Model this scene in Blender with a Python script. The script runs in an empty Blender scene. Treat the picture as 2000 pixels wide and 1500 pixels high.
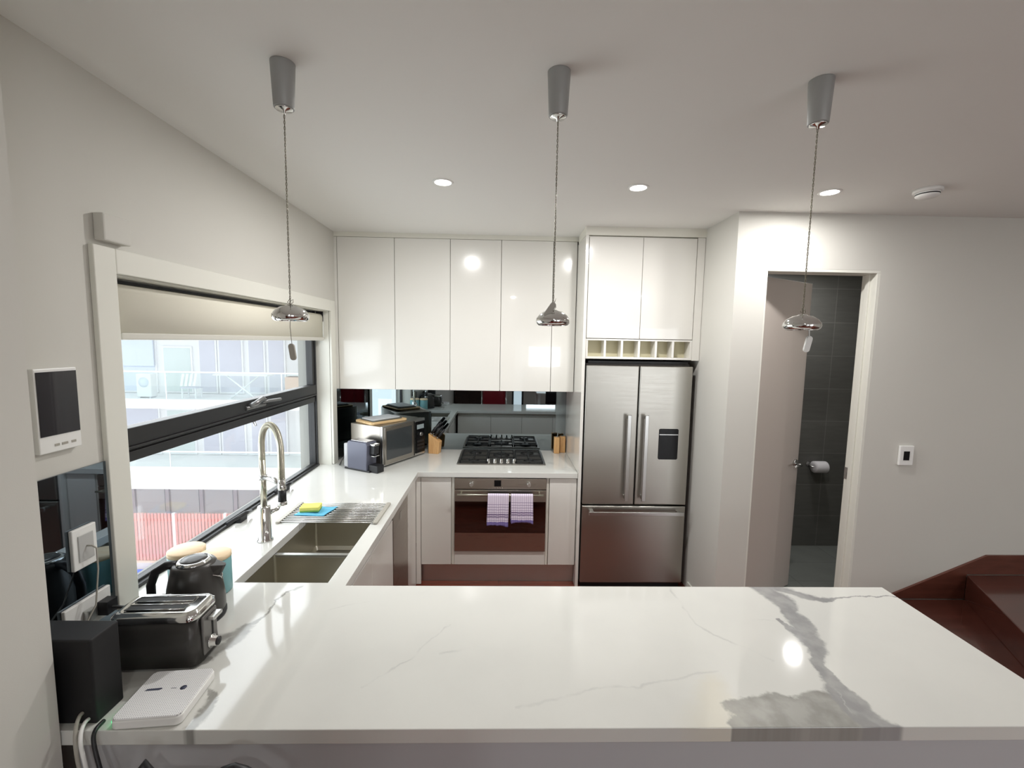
import bpy, bmesh, math, random
from mathutils import Vector, Matrix
random.seed(7)
C = bpy.context.scene.collection
PI = math.pi
S = bpy.context.scene

# ------------------------------------------------------------------ camera
F_PX = 854.7
cd = bpy.data.cameras.new('camera'); cd.sensor_width = 36; cd.sensor_fit = 'HORIZONTAL'
cd.lens = F_PX / 2000 * 36; cd.clip_start = .02; cd.clip_end = 300
cam = bpy.data.objects.new('camera', cd); C.objects.link(cam)
p_, y_, r_ = [math.radians(v) for v in (5.575, 1.413, .972)]
fw = Vector((math.sin(y_) * math.cos(p_), math.cos(y_) * math.cos(p_), -math.sin(p_)))
rt = Vector((math.cos(y_), -math.sin(y_), 0)); up = rt.cross(fw)
R_ = rt * math.cos(r_) + up * math.sin(r_); U_ = up * math.cos(r_) - rt * math.sin(r_)
cam.matrix_world = Matrix(((R_.x, U_.x, -fw.x, 0), (R_.y, U_.y, -fw.y, 0), (R_.z, U_.z, -fw.z, 1.885), (0, 0, 0, 1)))
S.camera = cam

# ------------------------------------------------------------------ world, exposure, large lights
w = bpy.data.worlds.new('sky'); S.world = w; w.use_nodes = True
bg = w.node_tree.nodes['Background']
bg.inputs['Color'].default_value = (.93, .97, 1, 1); bg.inputs['Strength'].default_value = 1.9
S.view_settings.view_transform = 'Standard'; S.view_settings.look = 'None'
S.view_settings.exposure = .10; S.view_settings.gamma = 1; S.view_settings.use_curve_mapping = False
S.cycles.max_bounces = 10; S.cycles.diffuse_bounces = 5; S.cycles.glossy_bounces = 6
S.cycles.transparent_max_bounces = 16; S.cycles.sample_clamp_indirect = 6
S.cycles.caustics_reflective = False; S.cycles.caustics_refractive = False


def area(name, loc, rot, sx, sy, power, color=(1, 1, 1), spread=PI):
    l = bpy.data.lights.new(name, 'AREA'); l.shape = 'RECTANGLE'; l.size = sx; l.size_y = sy
    l.energy = power; l.color = color; l.spread = spread
    o = bpy.data.objects.new(name, l); C.objects.link(o); o.location = loc; o.rotation_euler = rot
    return o


# daylight entering by the kitchen window (left) and by the big windows of the living room behind the camera
area('window_daylight', (-1.50, 2.46, 1.47), (0, -PI / 2, 0), 1.1, 1.75, 15, (.97, .99, 1))
area('rear_window_daylight', (3.5, -4.15, 1.2), (PI / 2, 0, 0), 2.1, 2.1, 34, (.98, .99, 1))
area('high_window_daylight', (1.1, -4.17, 1.5), (PI / 2, 0, 0), .8, .5, 14, (.97, .99, 1))


# ------------------------------------------------------------------ materials
def lin(c):
    return tuple((v / 12.92 if v <= .04045 else ((v + .055) / 1.055) ** 2.4) for v in [x / 255 for x in c])


def mat(name, rgb, rough=.5, metal=0, coat=0, spec=.5, noise=0, nscale=8, bump=0, bscale=200, trans=0, ior=1.45, emit=None, estr=0):
    m = bpy.data.materials.new(name); m.use_nodes = True
    nt = m.node_tree; b = nt.nodes['Principled BSDF']
    col = (*lin(rgb), 1)
    b.inputs['Base Color'].default_value = col
    b.inputs['Roughness'].default_value = rough; b.inputs['Metallic'].default_value = metal
    b.inputs['Coat Weight'].default_value = coat; b.inputs['Coat Roughness'].default_value = .03
    b.inputs['Specular IOR Level'].default_value = spec; b.inputs['IOR'].default_value = ior
    b.inputs['Transmission Weight'].default_value = trans
    if emit: b.inputs['Emission Color'].default_value = (*emit, 1); b.inputs['Emission Strength'].default_value = estr
    tc = nt.nodes.new('ShaderNodeTexCoord')
    if noise:
        n = nt.nodes.new('ShaderNodeTexNoise'); n.inputs['Scale'].default_value = nscale; n.inputs['Detail'].default_value = 5
        nt.links.new(tc.outputs['Object'], n.inputs['Vector'])
        r = nt.nodes.new('ShaderNodeMixRGB'); r.inputs['Color1'].default_value = col
        r.inputs['Color2'].default_value = (*[v * (1 - noise) for v in col[:3]], 1)
        nt.links.new(n.outputs['Fac'], r.inputs['Fac']); nt.links.new(r.outputs['Color'], b.inputs['Base Color'])
    if bump:
        n = nt.nodes.new('ShaderNodeTexNoise'); n.inputs['Scale'].default_value = bscale
        nt.links.new(tc.outputs['Object'], n.inputs['Vector'])
        u = nt.nodes.new('ShaderNodeBump'); u.inputs['Strength'].default_value = bump; u.inputs['Distance'].default_value = .002
        nt.links.new(n.outputs['Fac'], u.inputs['Height']); nt.links.new(u.outputs['Normal'], b.inputs['Normal'])
    return m


def steel(name, rgb, rough, sx, sy, sz, amt=.08):
    """brushed steel: noise stretched along the brushing direction"""
    m = mat(name, rgb, rough, 1)
    nt = m.node_tree; b = nt.nodes['Principled BSDF']
    tc = nt.nodes.new('ShaderNodeTexCoord'); mp = nt.nodes.new('ShaderNodeMapping')
    mp.inputs['Scale'].default_value = (sx, sy, sz)
    n = nt.nodes.new('ShaderNodeTexNoise'); n.inputs['Scale'].default_value = 1; n.inputs['Detail'].default_value = 4
    nt.links.new(tc.outputs['Object'], mp.inputs['Vector']); nt.links.new(mp.outputs['Vector'], n.inputs['Vector'])
    mr = nt.nodes.new('ShaderNodeMapRange'); mr.inputs['To Min'].default_value = rough - amt; mr.inputs['To Max'].default_value = rough + amt
    nt.links.new(n.outputs['Fac'], mr.inputs['Value']); nt.links.new(mr.outputs['Result'], b.inputs['Roughness'])
    u = nt.nodes.new('ShaderNodeBump'); u.inputs['Strength'].default_value = .02; u.inputs['Distance'].default_value = .001
    nt.links.new(n.outputs['Fac'], u.inputs['Height']); nt.links.new(u.outputs['Normal'], b.inputs['Normal'])
    return m


M = {}
M['wall'] = mat('wall_paint', (208, 206, 199), .75, noise=.03, nscale=3, bump=.06, bscale=350)
M['ceil'] = mat('ceiling_paint', (230, 229, 225), .85, bump=.05, bscale=300)
M['trimw'] = mat('white_trim', (222, 221, 212), .42)
M['gloss'] = mat('gloss_cabinet', (226, 224, 218), .16, coat=.5, noise=.012, nscale=2)
M['carc'] = mat('cabinet_carcass', (226, 224, 214), .4)
M['dark'] = mat('dark_gap', (18, 18, 18), .6)
M['steel'] = steel('brushed_steel', (178, 172, 163), .30, 3, 3, 240)
M['steelv'] = steel('fridge_steel', (176, 173, 166), .33, 4, 4, 300)
M['sinksteel'] = steel('sink_steel', (190, 186, 174), .36, 4, 60, 60)
M['chrome'] = mat('chrome', (222, 222, 220), .08, 1, noise=.03, nscale=4)
M['satin'] = mat('satin_metal', (200, 200, 198), .28, 1, noise=.04, nscale=20)
M['nickel'] = mat('brushed_nickel', (208, 205, 190), .25, 1, noise=.04, nscale=30)
M['canopy'] = mat('grey_metal', (158, 159, 157), .45, .15, noise=.04, nscale=12)
M['black'] = mat('black_plastic', (30, 30, 33), .42, noise=.15, nscale=20)
M['blackg'] = mat('black_glass', (12, 12, 14), .22, spec=.3)
M['frame'] = mat('window_aluminium', (40, 40, 41), .45, .0, noise=.08, nscale=14)
M['iron'] = mat('cast_iron', (30, 30, 30), .5, noise=.2, nscale=40)
M['red'] = mat('red_leather', (120, 10, 26), .35, noise=.1, nscale=10)
M['whitep'] = mat('white_plastic', (235, 235, 232), .35, noise=.02, nscale=10)
M['greyp'] = mat('grey_plastic', (168, 164, 154), .4, noise=.05, nscale=30)
M['kettle'] = mat('charcoal_enamel', (66, 64, 62), .32, .3, noise=.06, nscale=30)
M['teal'] = mat('teal_enamel', (124, 172, 176), .35, noise=.05, nscale=10)
M['blind'] = mat('blind_fabric', (236, 232, 217), .8, noise=.03, nscale=200)
M['sponge'] = mat('sponge_yellow', (238, 228, 120), .9, bump=.6, bscale=300, noise=.1, nscale=90)
M['sponge2'] = mat('sponge_scourer', (120, 170, 90), .9, bump=.6, bscale=400)
M['cloth'] = mat('blue_cloth', (104, 188, 224), .85, bump=.4, bscale=500, noise=.1, nscale=120)
M['coffee'] = mat('slate_plastic', (92, 94, 108), .38, .2, noise=.06, nscale=8)
M['tank'] = mat('grey_tank', (176, 176, 178), .2, noise=.25, nscale=40)
M['speaker'] = mat('speaker_black', (24, 23, 25), .6, noise=.2, nscale=60)
M['tp'] = mat('tissue', (238, 236, 240), .9, bump=.2, bscale=100)


def add_glass(name, col, alpha_mix, rough=0.0):
    """thin architectural glass: see-through with a mirror-like reflection"""
    m = bpy.data.materials.new(name); m.use_nodes = True; nt = m.node_tree
    for n in list(nt.nodes):
        if n.type != 'OUTPUT_MATERIAL': nt.nodes.remove(n)
    out = nt.nodes['Material Output']
    t = nt.nodes.new('ShaderNodeBsdfTransparent'); t.inputs['Color'].default_value = (*col, 1)
    g = nt.nodes.new('ShaderNodeBsdfGlossy'); g.inputs['Roughness'].default_value = rough
    g.inputs['Color'].default_value = (1, 1, 1, 1)
    mx = nt.nodes.new('ShaderNodeMixShader'); mx.inputs['Fac'].default_value = alpha_mix
    nt.links.new(t.outputs[0], mx.inputs[1]); nt.links.new(g.outputs[0], mx.inputs[2]); nt.links.new(mx.outputs[0], out.inputs['Surface'])
    return m


M['glass'] = add_glass('window_glass', (.97, .985, .99), .04)
M['railglass'] = add_glass('balustrade_glass', (.92, .95, .945), .05)
M['mirror'] = mat('grey_mirror', (142, 152, 156), .015, 1)
M['splash'] = mat('dark_mirror', (120, 132, 142), .02, 1)


def wood(name, c1, c2, scale=(1, 12, 12), rough=.3, coat=0, planks=None):
    m = bpy.data.materials.new(name); m.use_nodes = True; nt = m.node_tree; b = nt.nodes['Principled BSDF']
    b.inputs['Roughness'].default_value = rough; b.inputs['Coat Weight'].default_value = coat; b.inputs['Coat Roughness'].default_value = .08
    tc = nt.nodes.new('ShaderNodeTexCoord'); mp = nt.nodes.new('ShaderNodeMapping'); mp.inputs['Scale'].default_value = scale
    n = nt.nodes.new('ShaderNodeTexNoise'); n.inputs['Scale'].default_value = 3; n.inputs['Detail'].default_value = 6
    nt.links.new(tc.outputs['Object'], mp.inputs['Vector']); nt.links.new(mp.outputs['Vector'], n.inputs['Vector'])
    r = nt.nodes.new('ShaderNodeValToRGB'); r.color_ramp.elements[0].color = (*lin(c1), 1); r.color_ramp.elements[1].color = (*lin(c2), 1)
    r.color_ramp.elements[0].position = .3; r.color_ramp.elements[1].position = .7
    nt.links.new(n.outputs['Fac'], r.inputs['Fac'])
    last = r.outputs['Color']
    if planks:
        bt = nt.nodes.new('ShaderNodeTexBrick'); bt.inputs['Scale'].default_value = 1
        bt.inputs['Brick Width'].default_value = planks[0]; bt.inputs['Row Height'].default_value = planks[1]
        bt.inputs['Mortar Size'].default_value = .0012; bt.inputs['Mortar Smooth'].default_value = 0
        bt.inputs['Color1'].default_value = (1, 1, 1, 1); bt.inputs['Color2'].default_value = (.62, .55, .52, 1); bt.inputs['Mortar'].default_value = (.2, .15, .12, 1)
        mp2 = nt.nodes.new('ShaderNodeMapping'); mp2.inputs['Rotation'].default_value = (0, 0, planks[2])
        nt.links.new(tc.outputs['Object'], mp2.inputs['Vector']); nt.links.new(mp2.outputs['Vector'], bt.inputs['Vector'])
        mx = nt.nodes.new('ShaderNodeMixRGB'); mx.blend_type = 'MULTIPLY'; mx.inputs['Fac'].default_value = 1
        nt.links.new(last, mx.inputs['Color1']); nt.links.new(bt.outputs['Color'], mx.inputs['Color2']); last = mx.outputs['Color']
    nt.links.new(last, b.inputs['Base Color'])
    return m


M['floor'] = wood('jarrah_floor', (96, 38, 24), (136, 60, 38), (1.2, 14, 1), .22, .4, (1.8, .13, 0))
M['stair'] = wood('jarrah_stair', (66, 34, 27), (84, 45, 37), (1.5, 10, 10), .22, .5)
M['skirt'] = wood('jarrah_skirting', (84, 46, 36), (104, 60, 48), (2, 12, 12), .3, .3)
M['bamboo'] = wood('bamboo', (196, 146, 92), (222, 178, 122), (20, 20, 3), .45)
M['board'] = wood('board_wood', (212, 176, 124), (232, 202, 156), (3, 30, 30), .5)
M['lidwood'] = wood('lid_wood', (236, 208, 168), (244, 222, 188), (4, 20, 20), .5)
M['darkwood'] = wood('dark_timber', (34, 22, 18), (56, 38, 30), (3, 12, 12), .4)


def grid_mat(name, base, line, sx, sz, lw, rough=.5, axis='XZ', noise=.1, offs=.5):
    """tiles or panels: brick texture on the face's own plane"""
    m = bpy.data.materials.new(name); m.use_nodes = True; nt = m.node_tree; b = nt.nodes['Principled BSDF']
    b.inputs['Roughness'].default_value = rough
    tc = nt.nodes.new('ShaderNodeTexCoord'); sp = nt.nodes.new('ShaderNodeSeparateXYZ'); cb = nt.nodes.new('ShaderNodeCombineXYZ')
    nt.links.new(tc.outputs['Object'], sp.inputs[0]); nt.links.new(sp.outputs[axis[0]], cb.inputs['X']); nt.links.new(sp.outputs[axis[1]], cb.inputs['Y'])
    bt = nt.nodes.new('ShaderNodeTexBrick'); bt.inputs['Scale'].default_value = 1; bt.offset = offs
    bt.inputs['Brick Width'].default_value = sx; bt.inputs['Row Height'].default_value = sz; bt.inputs['Mortar Size'].default_value = lw
    bt.inputs['Mortar Smooth'].default_value = 0
    c = lin(base); bt.inputs['Color1'].default_value = (*c, 1); bt.inputs['Color2'].default_value = (*[v * (1 - noise) for v in c], 1)
    bt.inputs['Mortar'].default_value = (*lin(line), 1)
    nt.links.new(cb.outputs[0], bt.inputs['Vector'])
    n = nt.nodes.new('ShaderNodeTexNoise'); n.inputs['Scale'].default_value = 6; n.inputs['Detail'].default_value = 8
    mp = nt.nodes.new('ShaderNodeMapping'); mp.inputs['Scale'].default_value = (1, 1, 7)
    nt.links.new(tc.outputs['Object'], mp.inputs['Vector']); nt.links.new(mp.outputs[0], n.inputs['Vector'])
    mx = nt.nodes.new('ShaderNodeMixRGB'); mx.blend_type = 'MULTIPLY'; mx.inputs['Fac'].default_value = noise * 2.5
    nt.links.new(bt.outputs['Color'], mx.inputs['Color1']); nt.links.new(n.outputs['Fac'], mx.inputs['Color2'])
    nt.links.new(mx.outputs['Color'], b.inputs['Base Color'])
    return m


M['tile'] = grid_mat('charcoal_tile', (112, 112, 108), (132, 132, 128), 3.0, .3, .003, .35, 'XZ', .12, 0)
M['tilefloor'] = grid_mat('grey_floor_tile', (138, 142, 138), (112, 114, 112), .6, .3, .003, .4, 'XY', .12, 0)


def marble():
    m = bpy.data.materials.new('white_marble'); m.use_nodes = True; nt = m.node_tree; b = nt.nodes['Principled BSDF']
    N = nt.nodes.new; Lk = nt.links.new
    b.inputs['Roughness'].default_value = .065; b.inputs['Coat Weight'].default_value = .1; b.inputs['Coat Roughness'].default_value = .05
    geo = N('ShaderNodeNewGeometry'); sp = N('ShaderNodeSeparateXYZ'); Lk(geo.outputs['Position'], sp.inputs[0])
    xy = N('ShaderNodeCombineXYZ'); Lk(sp.outputs['X'], xy.inputs['X']); Lk(sp.outputs['Y'], xy.inputs['Y'])

    def warp(scale, amp, detail=6):
        n = N('ShaderNodeTexNoise'); n.inputs['Scale'].default_value = scale; n.inputs['Detail'].default_value = detail; n.inputs['Roughness'].default_value = .62
        Lk(xy.outputs[0], n.inputs['Vector'])
        s = N('ShaderNodeVectorMath'); s.operation = 'SUBTRACT'; Lk(n.outputs['Color'], s.inputs[0]); s.inputs[1].default_value = (.5, .5, .5)
        k = N('ShaderNodeVectorMath'); k.operation = 'SCALE'; Lk(s.outputs[0], k.inputs[0]); k.inputs['Scale'].default_value = amp
        a = N('ShaderNodeVectorMath'); a.operation = 'ADD'; Lk(xy.outputs[0], a.inputs[0]); Lk(k.outputs[0], a.inputs[1])
        z = N('ShaderNodeVectorMath'); z.operation = 'MULTIPLY'; Lk(a.outputs[0], z.inputs[0]); z.inputs[1].default_value = (1, 1, 0)
        return z.outputs[0]
    P1 = warp(11, .085, 10); P2 = warp(9, .05, 8)

    def seg(P, a, c, wa, wc, soft):
        d = (c[0] - a[0], c[1] - a[1], 0); L2 = d[0] ** 2 + d[1] ** 2
        s = N('ShaderNodeVectorMath'); s.operation = 'SUBTRACT'; Lk(P, s.inputs[0]); s.inputs[1].default_value = (a[0], a[1], 0)
        dt = N('ShaderNodeVectorMath'); dt.operation = 'DOT_PRODUCT'; Lk(s.outputs[0], dt.inputs[0]); dt.inputs[1].default_value = tuple(v / L2 for v in d)
        cl = N('ShaderNodeClamp'); Lk(dt.outputs['Value'], cl.inputs['Value'])
        pr = N('ShaderNodeVectorMath'); pr.operation = 'SCALE'; pr.inputs[0].default_value = d; Lk(cl.outputs[0], pr.inputs['Scale'])
        df = N('ShaderNodeVectorMath'); df.operation = 'DISTANCE'; Lk(s.outputs[0], df.inputs[0]); Lk(pr.outputs[0], df.inputs[1])
        wd = N('ShaderNodeMapRange'); Lk(cl.outputs[0], wd.inputs['Value']); wd.inputs['To Min'].default_value = wa; wd.inputs['To Max'].default_value = wc
        q = N('ShaderNodeMath'); q.operation = 'DIVIDE'; Lk(df.outputs['Value'], q.inputs[0]); Lk(wd.outputs[0], q.inputs[1])
        mr = N('ShaderNodeMapRange'); mr.interpolation_type = 'SMOOTHSTEP'; Lk(q.outputs[0], mr.inputs['Value'])
        mr.inputs['From Min'].default_value = 1 - soft; mr.inputs['From Max'].default_value = 1 + soft * .4
        mr.inputs['To Min'].default_value = 1; mr.inputs['To Max'].default_value = 0
        return mr.outputs[0]

    def chain(P, pts, ws, soft):
        o = []
        for i in range(len(pts) - 1): o.append(seg(P, pts[i], pts[i + 1], ws[i], ws[i + 1], soft))
        return o

    def mxs(l):
        r = l[0]
        for q in l[1:]:
            k = N('ShaderNodeMath'); k.operation = 'MAXIMUM'; Lk(r, k.inputs[0]); Lk(q, k.inputs[1]); r = k.outputs[0]
        return r
    bold = chain(P1, [(1.064, 1.700), (1.1, 1.589), (1.085, 1.47), (1.045, 1.331), (1.01, 1.244), (.996, 1.153), (.994, 1.082), (1.023, 1.0)], [.05, .045, .035, .04, .018, .026, .03, .05], .3)
    bold += chain(P1, [(1.0, 1.265), (.962, 1.153), (.951, 1.082), (.975, 1.026)], [.02, .022, .018, .03], .5)
    bold += chain(P1, [(1.02, 1.465), (1.04, 1.348), (1.031, 1.288)], [.012, .03, .01], .4)
    bold += chain(P1, [(1.11, 1.69), (1.19, 1.631), (1.253, 1.597), (1.33, 1.6), (1.443, 1.622), (1.6, 1.612)], [.035, .03, .022, .008, .005, .004], .5)
    blob = chain(P1, [(.668, 1.078), (.734, 1.075), (.82, 1.078), (.909, 1.083)], [.045, .055, .055, .06], .2)
    blob += chain(P1, [(.64, 1.030), (.791, 1.025), (.968, 1.02)], [.035, .045, .05], .2)
    blob += chain(P1, [(-.778, 1.668), (-.824, 1.639), (-.831, 1.555), (-.837, 1.48), (-.87, 1.40), (-.93, 1.36)], [.012, .005, .006, .008, .02, .03], .7)
    blob += chain(P1, [(-.85, 1.43), (-.869, 1.331), (-.90, 1.25)], [.02, .035, .02], .5)
    blob += chain(P1, [(-.776, 1.02), (-.765, 1.082), (-.80, 1.15)], [.02, .018, .01], .5)
    fine = []
    for pts, wd in (([(.697, 1.69), (.696, 1.561), (.701, 1.44), (.77, 1.36), (.867, 1.266)], .0045),
                    ([(.056, 1.09), (.126, 1.103), (.2, 1.128), (.308, 1.161), (.413, 1.162), (.495, 1.183), (.669, 1.227)], .005),
                    ([(-.384, 1.158), (-.271, 1.271), (-.222, 1.36), (-.164, 1.439)], .0035), ([(-.621, 1.525), (-.558, 1.556), (-.487, 1.57)], .004),
                    ([(.918, 1.466), (1.048, 1.464)], .003), ([(-.181, 1.303), (-.093, 1.324)], .006), ([(-.306, 1.631), (-.271, 1.66)], .005),
                    ([(-1.149, 1.80), (-1.20, 1.95), (-1.15, 2.05)], .01), ([(.41, 3.5), (.5, 3.40), (.60, 3.26)], .03), ([(.5, 3.32), (.62, 3.22)], .02)):
        fine += chain(P2, pts, [wd] * len(pts), .9)
    mb, ml, mf = mxs(bold), mxs(blob), mxs(fine)
    n = N('ShaderNodeTexNoise'); n.inputs['Scale'].default_value = 18; n.inputs['Detail'].default_value = 6; Lk(xy.outputs[0], n.inputs['Vector'])
    cloud = N('ShaderNodeTexNoise'); cloud.inputs['Scale'].default_value = 3; cloud.inputs['Detail'].default_value = 6; Lk(xy.outputs[0], cloud.inputs['Vector'])
    cr = N('ShaderNodeMapRange'); Lk(cloud.outputs['Fac'], cr.inputs['Value']); cr.inputs['From Min'].default_value = .45; cr.inputs['From Max'].default_value = .75
    cr.inputs['To Max'].default_value = .45

    def mixc(fac, c1, rgb, mult=None):
        x = N('ShaderNodeMixRGB')
        if mult is not None:
            k = N('ShaderNodeMath'); k.operation = 'MULTIPLY'; Lk(fac, k.inputs[0])
            if isinstance(mult, float): k.inputs[1].default_value = mult
            else: Lk(mult, k.inputs[1])
            fac = k.outputs[0]
        Lk(fac, x.inputs['Fac']); x.inputs['Color2'].default_value = (*lin(rgb), 1)
        if isinstance(c1, tuple): x.inputs['Color1'].default_value = (*lin(c1), 1)
        else: Lk(c1, x.inputs['Color1'])
        return x.outputs['Color']
    c = mixc(cr.outputs[0], (214, 214, 209), (203, 203, 199))
    yel = seg(P1, (.64, 1.17), (.56, 1.0), .04, .10, 1.0)
    c = mixc(yel, c, (212, 206, 188), .55)
    fb = N('ShaderNodeTexNoise'); fb.inputs['Scale'].default_value = 9; fb.inputs['Detail'].default_value = 3; Lk(xy.outputs[0], fb.inputs['Vector'])
    fm = N('ShaderNodeMapRange'); Lk(fb.outputs['Fac'], fm.inputs['Value']); fm.inputs['From Min'].default_value = .42; fm.inputs['From Max'].default_value = .62; fm.inputs['To Min'].default_value = .05; fm.inputs['To Max'].default_value = .6
    c = mixc(mf, c, (186, 186, 184), fm.outputs[0])
    nr = N('ShaderNodeMapRange'); Lk(n.outputs['Fac'], nr.inputs['Value']); nr.inputs['From Min'].default_value = .38; nr.inputs['From Max'].default_value = .6
    nr.inputs['To Min'].default_value = 1; nr.inputs['To Max'].default_value = .78
    c = mixc(ml, c, (146, 145, 140), nr.outputs[0])
    c = mixc(mb, c, (150, 150, 150), nr.outputs[0])
    Lk(c, b.inputs['Base Color'])
    return m


M['marble'] = marble()


# ------------------------------------------------------------------ mesh helpers
class MB:
    def __init__(s): s.v = []; s.f = []; s.sm = []

    def add(s, vs, fs, smooth=False):
        o = len(s.v); s.v += [tuple(v) for v in vs]
        for f in fs: s.f.append([i + o for i in f]); s.sm.append(smooth)
        return s

    def box(s, x0, x1, y0, y1, z0, z1):
        return s.add([(x0, y0, z0), (x1, y0, z0), (x1, y1, z0), (x0, y1, z0), (x0, y0, z1), (x1, y0, z1), (x1, y1, z1), (x0, y1, z1)],
                     [(3, 2, 1, 0), (4, 5, 6, 7), (0, 1, 5, 4), (1, 2, 6, 5), (2, 3, 7, 6), (3, 0, 4, 7)])

    def obox(s, o, u, v, wv):
        """box from corner o spanned by three vectors"""
        o, u, v, wv = map(Vector, (o, u, v, wv))
        P = [o, o + u, o + u + v, o + v, o + wv, o + u + wv, o + u + v + wv, o + v + wv]
        fs = [(3, 2, 1, 0), (4, 5, 6, 7), (0, 1, 5, 4), (1, 2, 6, 5), (2, 3, 7, 6), (3, 0, 4, 7)]
        if u.cross(v).dot(wv) < 0: fs = [tuple(reversed(f)) for f in fs]
        return s.add(P, fs)

    def lathe(s, prof, c=(0, 0, 0), n=32, ax='Z', smooth=True):
        """profile [(r, h)] turned about an axis through c"""
        vs = []
        for r, h in prof:
            for i in range(n):
                a = 2 * PI * i / n; q = (r * math.cos(a), r * math.sin(a), h)
                if ax == 'X': q = (q[2], q[0], q[1])
                if ax == 'Y': q = (q[1], q[2], q[0])
                vs.append((c[0] + q[0], c[1] + q[1], c[2] + q[2]))
        fs = []
        for k in range(len(prof) - 1):
            for i in range(n):
                j = (i + 1) % n; fs.append((k * n + i, k * n + j, (k + 1) * n + j, (k + 1) * n + i))
        s.add(vs, fs, smooth)
        o = len(s.v) - len(vs)
        if prof[0][0] > 1e-4: s.f.append([o + i for i in reversed(range(n))]); s.sm.append(False)
        if prof[-1][0] > 1e-4: s.f.append([o + (len(prof) - 1) * n + i for i in range(n)]); s.sm.append(False)
        return s

    def cyl(s, p0, p1, r0, r1=None, n=24, smooth=True):
        return s.tube([p0, p1], [r0, r0 if r1 is None else r1], n)

    def tube(s, pts, r, n=12, closed=False):
        pts = [Vector(p) for p in pts]; m = len(pts)
        rs = r if isinstance(r, (list, tuple)) else [r] * m
        t0 = (pts[1] - pts[0]).normalized(); ref = Vector((0, 0, 1)) if abs(t0.z) < .9 else Vector((1, 0, 0))
        nrm = t0.cross(ref).normalized(); vs = []
        for i, p in enumerate(pts):
            if closed: t = (pts[(i + 1) % m] - pts[i - 1]).normalized()
            else: t = (pts[min(i + 1, m - 1)] - pts[max(i - 1, 0)]).normalized()
            nrm = (nrm - t * nrm.dot(t)).normalized(); bn = t.cross(nrm)
            for k in range(n):
                a = 2 * PI * k / n; vs.append(p + (nrm * math.cos(a) + bn * math.sin(a)) * rs[i])
        fs = []
        for i in range(m if closed else m - 1):
            for k in range(n):
                j = (k + 1) % n; i2 = (i + 1) % m; fs.append((i * n + k, i * n + j, i2 * n + j, i2 * n + k))
        s.add(vs, fs, True)
        if not closed:
            o = len(s.v) - len(vs); s.f.append([o + k for k in reversed(range(n))]); s.sm.append(False)
            s.f.append([o + (m - 1) * n + k for k in range(n)]); s.sm.append(False)
        return s

    def prism(s, poly, a, b, ax='Z', smooth=False):
        """extrude a 2-D polygon; ax Z: poly in XY, X: poly in YZ, Y: poly in XZ"""
        def q(u, v, h): return {'Z': (u, v, h), 'X': (h, u, v), 'Y': (u, h, v)}[ax]
        n = len(poly); vs = [q(u, v, a) for u, v in poly] + [q(u, v, b) for u, v in poly]
        fs = [tuple(reversed(range(n))), tuple(range(n, 2 * n))] + [(i, (i + 1) % n, n + (i + 1) % n, n + i) for i in range(n)]
        o = len(s.v); s.v += vs
        for k, f in enumerate(fs): s.f.append([i + o for i in f]); s.sm.append(smooth and k > 1)
        return s

    def grid(s, fn, nu, nv, smooth=True, thick=None):
        vs = [fn(i / nu, j / nv) for j in range(nv + 1) for i in range(nu + 1)]
        fs = [(j * (nu + 1) + i, j * (nu + 1) + i + 1, (j + 1) * (nu + 1) + i + 1, (j + 1) * (nu + 1) + i) for j in range(nv) for i in range(nu)]
        return s.add(vs, fs, smooth)

    def obj(s, name, m, parent=None, base=None, bevel=0, seg=2, solid=0, autos=False, sub=0):
        """link as ONE mesh object. geometry is in the parent's space; top-level meshes get their origin at base"""
        me = bpy.data.meshes.new(name)
        b = Vector(base) if base else Vector((0, 0, 0))
        me.from_pydata([Vector(v) - b for v in s.v], [], s.f); me.update()
        bm = bmesh.new(); bm.from_mesh(me); bmesh.ops.recalc_face_normals(bm, faces=bm.faces); bm.to_mesh(me); bm.free()
        for i, p in enumerate(me.polygons): p.use_smooth = s.sm[i]
        o = bpy.data.objects.new(name, me); C.objects.link(o); o.location = b
        if isinstance(m, (list, tuple)):
            for q in m: me.materials.append(q)
        else: me.materials.append(m)
        if parent: o.parent = parent
        if solid:
            k = o.modifiers.new('solid', 'SOLIDIFY'); k.thickness = solid; k.offset = 0
        if bevel:
            k = o.modifiers.new('bevel', 'BEVEL'); k.width = bevel; k.segments = seg; k.limit_method = 'ANGLE'; k.angle_limit = math.radians(40)
            k.harden_normals = False
        if sub:
            k = o.modifiers.new('sub', 'SUBSURF'); k.levels = sub; k.render_levels = sub
        return o


def tag(o, label=None, cat=None, group=None, kind=None):
    if label: o['label'] = label
    if cat: o['category'] = cat
    if group: o['group'] = group
    if kind: o['kind'] = kind
    return o


def thing(name, label, cat, loc=(0, 0, 0), rz=0, group=None):
    o = bpy.data.objects.new(name, None); C.objects.link(o); o.empty_display_size = .05
    o.location = loc; o.rotation_euler = (0, 0, rz)
    return tag(o, label, cat, group)


class W(MB):
    """like MB but the geometry is given in world coordinates and moved into an unrotated parent's space"""
    def obj(s, name, m, parent=None, base=None, **k):
        if parent is not None:
            loc = Vector(); q = parent
            while q: loc += q.location; q = q.parent
            s.v = [tuple(Vector(v) - loc) for v in s.v]
            return MB.obj(s, name, m, parent, None, **k)
        return MB.obj(s, name, m, None, base, **k)


def copy_tree(o, parent=None):
    c = o.copy(); C.objects.link(c); c.parent = parent
    for ch in list(o.children): copy_tree(ch, c)
    return c


def struct(name, mb, m, **k):
    o = mb.obj(name, m, **k); o['kind'] = 'structure'; return o


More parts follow.
